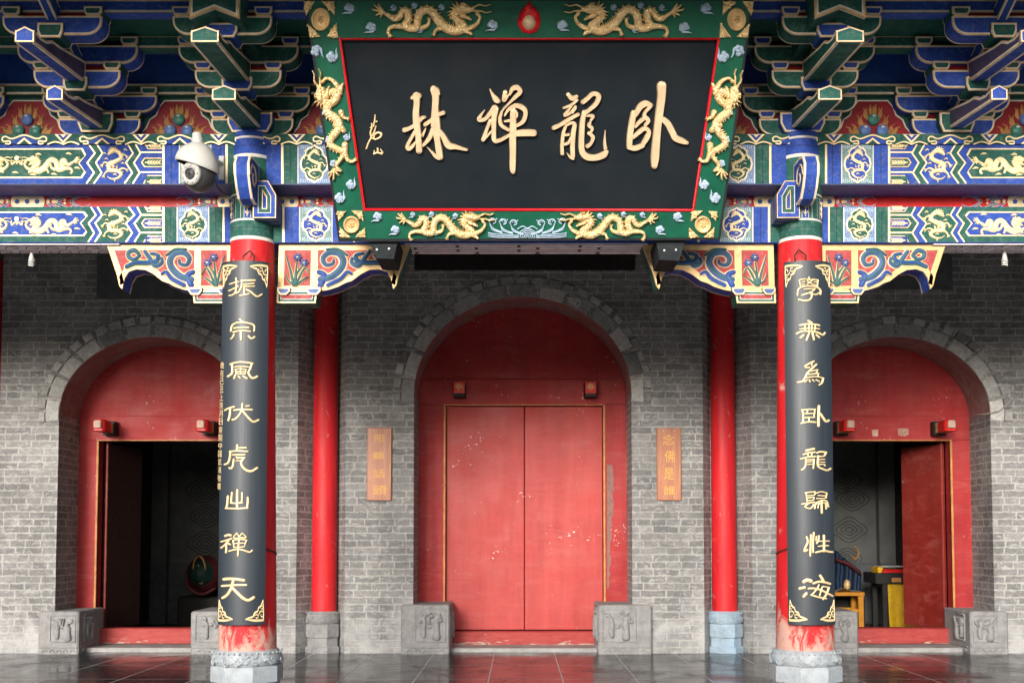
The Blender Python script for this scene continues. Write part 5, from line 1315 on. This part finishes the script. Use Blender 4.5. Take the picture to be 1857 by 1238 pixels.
for tr, c, rx, ry, sm in ((TOPT, (583.2, 35.5), 17, 21, 1917.5), (BOTT, (638.6, 406), 14.8, 15.6, 1912)):
    for f in (0, 1):
        mx = (lambda x: x) if not f else (lambda x: sm-x)
        R = Relief(PF)
        for t in tr: tri(R, [(mx(x), y) for x, y in t])
        build('corner_leaf', R, plq)
        R = Relief(PF); cx = mx(c[0])
        R.grid([[PF(cx+rx*a*math.cos(2*math.pi*i/28), c[1]+ry*a*math.sin(2*math.pi*i/28), h) for i in range(28)] for a, h in ((1, .03), (.97, .048), (.88, .054), (.80, .050), (.78, .042), (.3, .044))], 'goldp', True)
        R.face([PF(cx+rx*.3*math.cos(2*math.pi*i/28), c[1]+ry*.3*math.sin(2*math.pi*i/28), .044) for i in range(28)], 'goldp')
        for i in range(5): a = 2*math.pi*i/5+.4; R.blob(cx+rx*.24*math.cos(a), c[1]+ry*.24*math.sin(a), 2.3, 2.5, 'goldp', .012, 8, .044)
        R.blob(cx, c[1], 1.8, 2, 'goldp', .014, 8, .044)
        build('corner_disc', R, plq)
class Mir:
    def __init__(s, T, sm): s.T = T; s.sm = sm; s.s = T.s
    def __call__(s, x, y): p = s.T(x, y); return (s.sm-p[0], p[1])
PFR = lambda u, v, h: PF(u, v, h+.030)
VB = [(665,150,22),(715,120,32),(765,165,40),(815,205,48),(850,150,54),(900,95,58),(950,110,62),(1000,165,66),(1060,195,70),(1120,165,72),(1175,110,74),(1235,130,72),(1262,185,68),(1300,215,62),(1345,190,58),(1330,140,56),(1300,105,60),(1340,92,66),(1378,95,46)]
for T in (Aff(784.3, 33.9, .2262), Mir(Aff(784.3, 33.9, .2262), 1914), Aff(808.7, 406.5, .186), Mir(Aff(808.7, 406.5, .186), 1911.6)):
    R = Relief(PFR); dragon(R, T, 'dragon', .034); build('gilt_dragon', R, plq)
for T in (Aff(606.5, 222, .212, R_(-98.5)), Mir(Aff(606.5, 222, .212, R_(-98.5)), 1913.5)):
    R = Relief(PFR); dragon(R, T, 'dragon', .034, VB); build('gilt_dragon', R, plq)
CL = [(634, 17, 12, 0, 1), (673, 52, 12, 0, 1), (714, 15, 7, .2, 1), (752, 11, 7, 0, 1), (801, 14, 7, 0, 1), (893, 48, 12, 0, 1), (763, 56, 6, 0, 1),
      (577, 93, 13, -1.4, 1), (605, 102, 13, -1.4, -1), (592, 204, 7, -1.5, 1), (599, 252, 8, -1.5, 1), (631, 248, 8, -1.5, -1), (607, 296, 8, -1.5, 1), (639, 333, 11, -1.3, -1), (619, 357, 12, -1.3, -1),
      (685, 393, 10, 0, 1), (717, 417, 10, 0, 1), (749, 389, 6, 0, 1), (783, 388, 6, 0, 1), (826, 391, 6, 0, 1), (791, 421, 6, 0, 1)]
for x, y, s, r, f in CL:
    for m in (0, 1):
        R = Relief(PFR)
        fx, rr = (f, r) if not m else (-f, -r)
        cloud(R, x if not m else 1913.5-x, y, s*1.12, rr if abs(r) < .5 else (R_(-100) if not m else R_(100)), fx, 'lblue', .026); build('cloud', R, plq)
# flaming pearl
R = Relief(PFR)
fl = [(959, 2), (963, 9), (968, 15), (970, 12), (974, 22), (977, 20), (979, 34), (981, 33), (979, 48), (973, 58), (960, 62.5), (947, 58), (940, 48), (938, 34), (941, 35), (943, 20), (946, 23), (949, 12), (951, 15), (955, 9)]
R.grid([[PFR(x, y, 0) for x, y in fl], [PFR(960+(x-960)*.9, 38+(y-38)*.93, .016) for x, y in fl], [PFR(960+(x-960)*.5, 42+(y-42)*.5, .022) for x, y in fl]], 'plaquer', True); R.poly([(960+(x-960)*.5, 42+(y-42)*.5) for x, y in fl], 'plaquer', .022)
build('flame', R, plq)
R = Relief(PFR); R.blob(959.5, 41.5, 13, 15, 'glyph', .055, 20); build('pearl', R, plq)
# wave crest relief at the foot
R = Relief(PFR); S = lambda p, w=1.7: R.stroke([(x, y, w) for x, y in p], 'lblue', .012, 'low', step=2)
for m in (0, 1):
    mx = (lambda x: x) if not m else (lambda x: 1913-x)
    for i, x in enumerate((893, 912, 931)):
        y = 402+i*1.5
        for q in (0, 2.6, 5.2): S([(mx(x-6+q*.4), y-2+q), (mx(x-1), y+8+q*.8), (mx(x+8), y+14+q*.5), (mx(x+18), y+17+q*.4)], 1.5)
        S([(mx(x-6), y-2), (mx(x-2), y-7), (mx(x+5), y-5), (mx(x+6), y), (mx(x+2), y+2)], 2.4)
        for a, b in ((-1, -1), (3, 1), (8, -3)): R.blob(mx(x+a), y+b-3, 1.4, 1.4, 'lblue', .014, 8)
    for q in (0, 3, 6): S([(mx(886), 421+q), (mx(900), 423+q), (mx(920), 424+q*.9), (mx(940), 426+q*.6)], 1.4)
for r in (3, 6.5, 10, 13.5, 17): S([(956.5+r*math.cos(t), 430-r*.95*math.sin(t)) for t in [math.pi*i/12 for i in range(13)]], 1.6)
S([(939, 414), (948, 409), (956.5, 413), (965, 409), (974, 414)], 2)
build('wave_relief', R, plq)
# the four characters and the signature, brush strokes with their own widths
GLY = [((725, 140), [
 [(210,235,100),(215,330,85),(205,450,90),(215,600,95),(235,750,80),(245,915,88)], [(150,262,40),(190,238,60),(240,235,75)], [(60,660,60),(130,635,50),(210,580,50),(280,510,50),(315,500,35)], [(185,690,50),(140,770,45),(95,860,50),(120,890,60),(170,850,45),(205,800,25)], [(325,640,20),(265,740,12)], [(318,660,22),(290,740,14)],
 [(430,160,100),(450,250,95),(445,400,95),(450,600,130),(470,780,85),(490,900,90),(505,995,85)], [(420,140,70),(465,175,80),(490,215,40)], [(345,870,8),(400,930,25),(450,985,50),(500,1010,50)], [(320,590,55),(390,540,50),(450,480,50),(545,445,55)], [(410,660,60),(370,760,60),(295,850,40)], [(470,640,60),(540,730,70),(610,850,90),(700,870,60),(840,905,30)]]),
 ((850, 140), [
 [(265,150,12),(300,220,45),(345,285,80),(370,300,60)], [(200,410,10),(150,480,40),(130,530,55),(200,525,50),(270,450,60),(325,390,90)], [(335,400,85),(315,520,75),(315,650,65),(320,780,65),(380,790,50),(460,750,45),(520,715,40)], [(270,540,50),(230,640,45),(180,780,55)], [(180,780,50),(240,720,35),(290,670,25)], [(455,190,60),(440,290,50),(490,230,30)],
 [(510,220,30),(545,150,60),(600,130,70),(645,180,60),(590,240,55),(530,300,35),(440,390,25),(400,450,25)], [(410,440,35),(390,520,50),(410,600,50),(500,660,40)], [(450,480,25),(500,400,45),(590,355,60),(680,390,70),(710,450,60),(680,550,55),(600,605,40)], [(565,395,30),(600,450,35),(600,500,25)], [(450,550,25),(520,540,40)], [(550,420,70),(555,600,90),(550,750,95),(552,950,88),(550,1150,80),(560,1180,50)], [(520,720,40),(620,700,85),(720,695,90),(810,697,88)]]),
 ((985, 140), [
 [(310,215,50),(360,265,70),(420,240,40)], [(420,285,40),(350,345,35),(255,385,30)], [(350,360,25),(290,440,40),(265,475,40),(330,450,35),(400,370,40)], [(400,390,35),(360,450,25)], [(130,633,55),(220,590,50),(330,520,50),(435,465,45)], [(285,600,40),(250,700,45),(235,850,50),(238,955,50)], [(285,600,40),(350,570,40),(390,590,55),(375,700,65),(365,850,65),(370,985,60)], [(295,945,8),(340,1000,35),(375,1012,40)], [(270,720,35),(320,715,30)], [(260,835,35),(310,820,35),(340,750,20)],
 [(495,312,60),(550,270,55),(620,210,60),(690,235,70),(660,330,60),(560,420,50),(510,450,60)], [(510,440,60),(490,550,70),(480,700,75),(480,900,80),(530,985,90),(640,1005,80),(750,970,85),(785,930,60)], [(775,890,50),(765,800,35),(772,660,6)], [(545,480,30),(620,485,45),(590,540,30)], [(590,560,25),(570,600,50),(610,640,45),(590,690,30)], [(570,700,45),(620,750,55),(590,830,40),(550,860,55)]]),
 ((1120, 140), [
 [(200,450,80),(170,600,80),(150,750,80),(145,860,75)], [(140,875,60),(220,885,70),(310,850,60)], [(220,470,60),(280,370,80),(350,330,80),(415,352,55)], [(400,370,50),(340,440,40),(335,490,60),(380,540,55),(340,600,40)], [(215,620,40),(270,560,50),(330,510,50)], [(190,750,50),(260,690,55),(330,640,60),(385,670,55),(370,740,70),(320,825,60)], [(548,112,125),(545,250,110),(520,450,105),(500,600,100),(480,800,105),(465,1000,110),(455,1105,80)], [(540,510,70),(620,580,90),(680,690,90),(720,760,90),(800,795,80),(865,818,45)]])]
for crop, st in GLY:
    R = Relief(PF)
    for s in st: R.stroke([(crop[0]+x/6.878, crop[1]+y/6.878, w/6.878) for x, y, w in s], 'glyph', .034, 'bevel', step=1.6)
    build('character', R, plq)
SIG = [[(420,120,28),(410,250,45),(380,400,40)], [(450,290,42),(462,280,42)], [(330,335,35),(340,420,40),(300,430,25)], [(440,400,35),(400,530,40),(350,640,40)], [(340,450,40),(300,560,50),(320,680,45),(260,800,45),(200,955,45)], [(390,720,40),(400,620,40),(480,560,50),(570,590,60),(540,680,50),(420,730,40)], [(340,700,40),(400,720,30)], [(385,1100,35),(395,1010,25)], [(390,1090,40),(480,1060,50),(590,1090,45)], [(480,960,50),(490,1050,50)], [(555,975,25),(610,1060,40)]]
R = Relief(PF)
for s in SIG: R.stroke([(650+x/13.757, 200+y/13.757, w/13.757) for x, y, w in s], 'glyphc', .012, 'round', step=1)
build('signature', R, plq)
# steel supports under the plaque
for P, lab, scw in (([(665.5, 432), (722, 433), (714, 469.6), (682.5, 468.4)], 'dark steel bracket carrying the left foot of the plaque', ((683.5, 452.5), (705.5, 451))), ([(1189.6, 433.6), (1244, 433.6), (1231, 473), (1196, 470.7)], 'dark steel bracket carrying the right foot of the plaque', ((1205, 454), (1226, 453)))):
    y = -.44; pts = [at(u, v, y) for u, v in P]
    root = thing('plaque_support', lab, 'steel bracket', tuple(pts[3]), 'steel supports of the plaque')
    mb = MB()
    mb.face(pts, 'steel'); bk = [p+Vector((0, .38, 0)) for p in pts]
    for i in range(4): j = (i+1) % 4; mb.face([pts[i], pts[j], bk[j], bk[i]], 'steel')
    build('plate', mb, root)
    for u, v in scw: mb = MB(); mb.ball(at(u, v, y-.003), .012, 'screw', (1, .5, 1), 10); build('bolt', mb, root)
# ================================================================ SECURITY CAMERA
yc_ = -.52
c0 = at(352, 305, yc_); k = (at(362, 305, yc_)-at(352, 305, yc_)).x/10      # metres per photo pixel here
sec = thing('security_camera', 'white dome security camera with dark ball lens on the left beam', 'security camera', tuple(c0))
rim = at(358, 301, yc_)
def hood(prof, kk, name_mb):
    rows = []
    for r, z in prof:
        row = []
        for i in range(40):
            a = 2*math.pi*i/40; x, y = r*k*math.cos(a), r*k*math.sin(a)*.95
            row.append(rim+Vector((x, y, z*k-(.30*x-.10*y)*max(0, 1-z/40.0))))
        rows.append(row)
    name_mb.grid(rows, kk, True)
mb = MB()
hood([(37.5, -3), (39, -2), (39.2, 2), (38, 9), (34.5, 19), (29, 28), (22, 35), (15.5, 39), (10, 41)], 'whiteplastic', mb)
hood([(37.5, -3), (36, 3), (33, 12), (20, 24)], 'darkplastic', mb)
build('housing', mb, sec)
top = rim+Vector((0, 0, 40*k)); tp = at(357.5, 243, yc_)
mb = MB(); mb.tube([top-Vector((0, 0, 3*k)), top+(tp-top)*.35], 10.5*k, 'whiteplastic', 20); mb.tube([top+(tp-top)*.33, top+(tp-top)*.5], 11.2*k, 'whiteplastic', 20); mb.tube([top+(tp-top)*.5, tp], 9.0*k, 'whiteplastic', 20)
build('neck', mb, sec)
bc = at(361, 318, yc_); mb = MB(); mb.ball(bc, 29.5*k, 'darkplastic', (1, 1, 1.06), 32); ball = build('ball_head', mb, sec)
ax = Vector((-.30, -.93, -.20)).normalized()
rq = ax.to_track_quat('Z', 'Y').to_matrix().to_4x4()
mb = MB(); mb.lathe([(19.5*k, 21*k), (20*k, 26*k), (18.5*k, 28.6*k), (11*k, 29.2*k), (9.5*k, 27*k)], bc, 'ringgrey', 32, rq, cap=False)
for i in range(9):
    a = 2*math.pi*i/9; mb.ball(bc+rq @ Vector((14.8*k*math.cos(a), 14.8*k*math.sin(a), 29.0*k)), 2.9*k, 'whiteplastic', (1, 1, .6), 8, rq)
build('lamp_ring', mb, ball)
mb = MB(); mb.lathe([(10*k, 27*k), (9.6*k, 30*k), (7.6*k, 30.5*k), (6.8*k, 28.5*k)], bc, 'darkplastic', 24, rq, cap=False); mb.ball(bc+rq @ Vector((0, 0, 25.8*k)), 6.6*k, 'lensglass', (1, 1, .6), 16, rq); build('lens', mb, ball)
mb = MB(); pl = at(402, 305, -.14)
mb.bbox(pl.x-.022, pl.x+.022, -.155, -.125, pl.z-.10, pl.z+.10, 'whiteplastic', .004)
mb.tube([pl+Vector((0, -.01, .03)), pl+Vector((-.06, -.2, .02)), rim+Vector((24*k, 8*k, 12*k))], .022, 'whiteplastic', 12); build('mount', mb, sec)
mb = MB(); mb.tube([at(388, 322, -.45), at(391, 333, -.36), at(398, 346, -.25), at(404, 352, -.12), at(407, 352, .02)], .0085, 'darkplastic', 8); build('power_cable', mb, sec)
# ================================================================ HANGING BULBS
for px, y0, y1, lab in ((57, 466, 484, 'white spiral bulb hanging under the left beam'), (1822, 466, 482, 'white spiral bulb hanging under the right beam')):
    Y = .14; c = at(px, (y0+y1)/2, Y); mm = (at(px+10, y0, Y)-at(px, y0, Y)).x/10
    root = thing('spiral_bulb', lab, 'light bulb', tuple(c), 'spiral bulbs under the beams')
    mb = MB(); mb.tube([c+Vector((4*mm*math.cos(t), 4*mm*math.sin(t), mm*(4-12*t/18.8))) for t in [i*.45 for i in range(42)]], 1.7*mm, 'whiteplastic', 8); build('spiral_tube', mb, root)
    mb = MB(); mb.lathe([(4.2*mm, 3*mm), (4.6*mm, 6*mm), (3.4*mm, 12*mm), (2.6*mm, 17*mm)], c, 'whiteplastic', 16); build('socket', mb, root)
# ================================================================ WOODEN SIGNS
for px0, px1, py0, py1, txt, lab, boxes in (
    (666, 709.5, 775, 906.5, '照顧話頭', 'orange wooden sign with carved characters left of the closed door', [(678, 698, 788, 802), (676, 697, 818.5, 832.5), (677, 698, 850, 866), (676, 701, 880, 897)]),
    (1191, 1236, 776, 906.5, '念佛是誰', 'orange wooden sign with carved characters right of the closed door', [(1202, 1223, 787.5, 806), (1205, 1224, 816, 838), (1204, 1222, 848, 869), (1204, 1224, 880, 897)])):
    y = YW-.035; a, b = at(px0, py0, y), at(px1, py1, y)
    root = thing('wooden_sign', lab, 'wooden sign', ((a.x+b.x)/2, y, b.z), 'wooden signs beside the closed door')
    mb = MB(); mb.bbox(a.x, b.x, y, YW-.002, b.z, a.z, 'wood', .006); build('board', mb, root)
    R = Relief(lambda u, v, h: at(u, v, y)-Vector((0, h, 0)))
    for c, bx in zip(txt, boxes): R.text(c, *bx, 'wglyph', .002)
    build('lettering', R, root)
    R = Relief(lambda u, v, h: at(u, v, y)-Vector((0, h, 0)))
    for u in (px0+12, px1-13):
        for v in (py0+5, py1-6): R.blob(u, v, 1.2, 1.2, 'screw', .004, 10)
    build('screw', R, root)
# ================================================================ FURNITURE AND STATUES INSIDE
Yf = 6.3; zf = .02
def leg(mb, px, w, ztop, Y, k): x = at(px, 1100, Y).x; mb.bbox(x-w, x+w, Y-w, Y+w, zf, ztop, k, .006)
bt = at(1540, 1073, Yf).z; x0, x1 = at(1495, 1100, Yf).x, at(1568, 1100, Yf).x
root = thing('bench', 'plain orange wooden bench inside the right doorway with papers on top', 'bench', ((x0+x1)/2, Yf, zf))
mb = MB(); mb.bbox(x0, x1, Yf-.02, Yf+.40, bt-.05, bt, 'orange', .008); build('seat', mb, root)
for x in (x0+.06, x1-.05):
    for y in (Yf+.02, Yf+.34): mb = MB(); mb.bbox(x-.038, x+.038, y-.03, y+.03, zf, bt-.05, 'orange', .006); build('leg', mb, root)
mb = MB()
for y in (Yf+.02, Yf+.34): mb.bbox(x0+.06, x1-.05, y-.015, y+.015, bt-.28, bt-.235, 'orange', .004)
build('stretcher', mb, root)
mb = MB(); n = 8
mb.grid([[(x0+.12+(x1-x0-.16)*i/n, Yf-.01+.28*j/3, bt+.012+.05*max(0, 1-abs(i-3)/2.0)*(j < 2)) for i in range(n+1)] for j in range(4)], 'paper'); o = build('paper', mb, None, (x0+.3, Yf+.1, bt)); tag(o, 'crumpled white papers lying on the orange bench', 'paper')
Yd = 6.25; dt = at(1610, 1038, Yd).z; x0, x1 = at(1588, 1050, Yd).x, at(1588, 1050, Yd).x+1.1
root = thing('altar_desk', 'dark wooden desk inside the right doorway draped in yellow cloth', 'desk', ((x0+x1)/2, Yd, zf))
mb = MB(); mb.bbox(x0, x1, Yd, Yd+.55, dt-.15, dt, 'indark', .012); build('top', mb, root)
for x in (x0+.14, x1-.14):
    for y in (Yd+.06, Yd+.49): mb = MB(); mb.bbox(x-.035, x+.035, y-.03, y+.03, zf, dt-.15, 'indark', .006); build('leg', mb, root)
mb = MB(); a, b = at(1617, 1047, Yd-.005), at(1634, 1055, Yd-.005); mb.bbox(a.x, b.x, Yd-.012, Yd-.001, b.z, a.z, 'trim', .003); build('drawer_plate', mb, root)
mb = MB(); rows = []
for j in range(7):
    z = dt-.15-(dt-.15-zf-.01)*j/6
    rows.append([(x0+.19+(.75+.02*j)*i/24, Yd+.075-.02*math.sin(i*1.25+j*.2)*(.3+.12*j)-.008*j, z) for i in range(25)])
mb.grid(rows, 'yellow'); o = build('desk_cloth', mb, None, (x0+.5, Yd+.07, zf)); tag(o, 'yellow cloth hanging in folds under the dark desk', 'cloth')
root = thing('folded_textile', 'red and yellow folded textiles with a white sheet on the dark desk', 'textile', (x0+.3, Yd+.2, dt))
mb = MB(); mb.bbox(x0+.08, x0+.45, Yd+.02, Yd+.3, dt, dt+.05, 'red', .014); mb.bbox(x0+.04, x0+.12, Yd+.02, Yd+.3, dt, dt+.08, 'yellow', .014); build('fold', mb, root)
mb = MB(); mb.bbox(x0+.1, x0+.75, Yd-.01, Yd+.4, dt+.082, dt+.092, 'paper', .004); build('sheet', mb, root)
# statue fragments in the two side halls
def FY(Y): return lambda u, v, h: at(u, v, Y)-Vector((0, h, 0))
M['robegreen'] = paint('statue_green', (.008, .030, .024), .5); M['robered'] = paint('statue_red', (.08, .012, .015), .5); M['robeblue'] = paint('statue_blue', (.006, .020, .050), .6)
root = thing('guardian_statue', 'green and red lower drapery of a statue in the left hall', 'statue', tuple(at(372, 1100, 7.0)))
R = Relief(FY(7.0)); R.blob(372, 1042, 33, 36, 'robered', .30, 28); R.blob(372, 1040, 29, 32, 'robegreen', .34, 28); R.stroke([(346, 1040, 6), (350, 1062, 7), (372, 1076, 7), (396, 1066, 6)], 'robered', .05, 'low', base=.2); build('drapery', R, root)
R = Relief(FY(6.75)); R.stroke([(352, 1040, 3), (353, 1018, 3), (362, 1008, 3), (371, 1018, 3), (374, 1042, 3), (366, 1058, 2), (358, 1050, 2)], 'flame', .05, 'low'); R.stroke([(361, 1024, 3), (364, 1032, 3), (360, 1044, 2)], 'gold', .05, 'low'); build('sash', R, root)
mb = MB(); p = at(372, 1080, 7.1); mb.bbox(p.x-.35, p.x+.9, 6.9, 7.5, .02, p.z, 'indark', .02); build('pedestal', mb, root)
root = thing('guardian_statue', 'dark blue robed statue in the right hall beside the black board', 'statue', tuple(at(1535, 1075, 7.0)))
R = Relief(FY(7.0))
for i in range(7):
    x = 1504+i*7; R.stroke([(x, 996+i*6, 9), (x+3+i*.6, 1024+i*2, 11), (x+1+i*.9, 1052, 12), (x+4, 1076, 10)], 'robeblue', .16+.05*(i % 2), step=3)
R.stroke([(1508, 1014, 8), (1530, 1022, 9), (1550, 1038, 6)], 'robered', .30, step=3); build('robe', R, root)
R = Relief(FY(6.68)); R.blob(1536, 1060, 6, 10, 'goldp', .05, 16); build('ornament', R, root)
R = Relief(FY(6.68)); R.stroke([(1548, 990, 3), (1556, 1002, 3), (1550, 1014, 3), (1542, 1006, 2)], 'flame', .05, 'low'); build('ribbon', R, root)
mb = MB(); p = at(1530, 1082, 7.1); mb.bbox(p.x-.9, p.x+.25, 6.9, 7.5, .02, p.z, 'indark', .02); build('pedestal', mb, root)
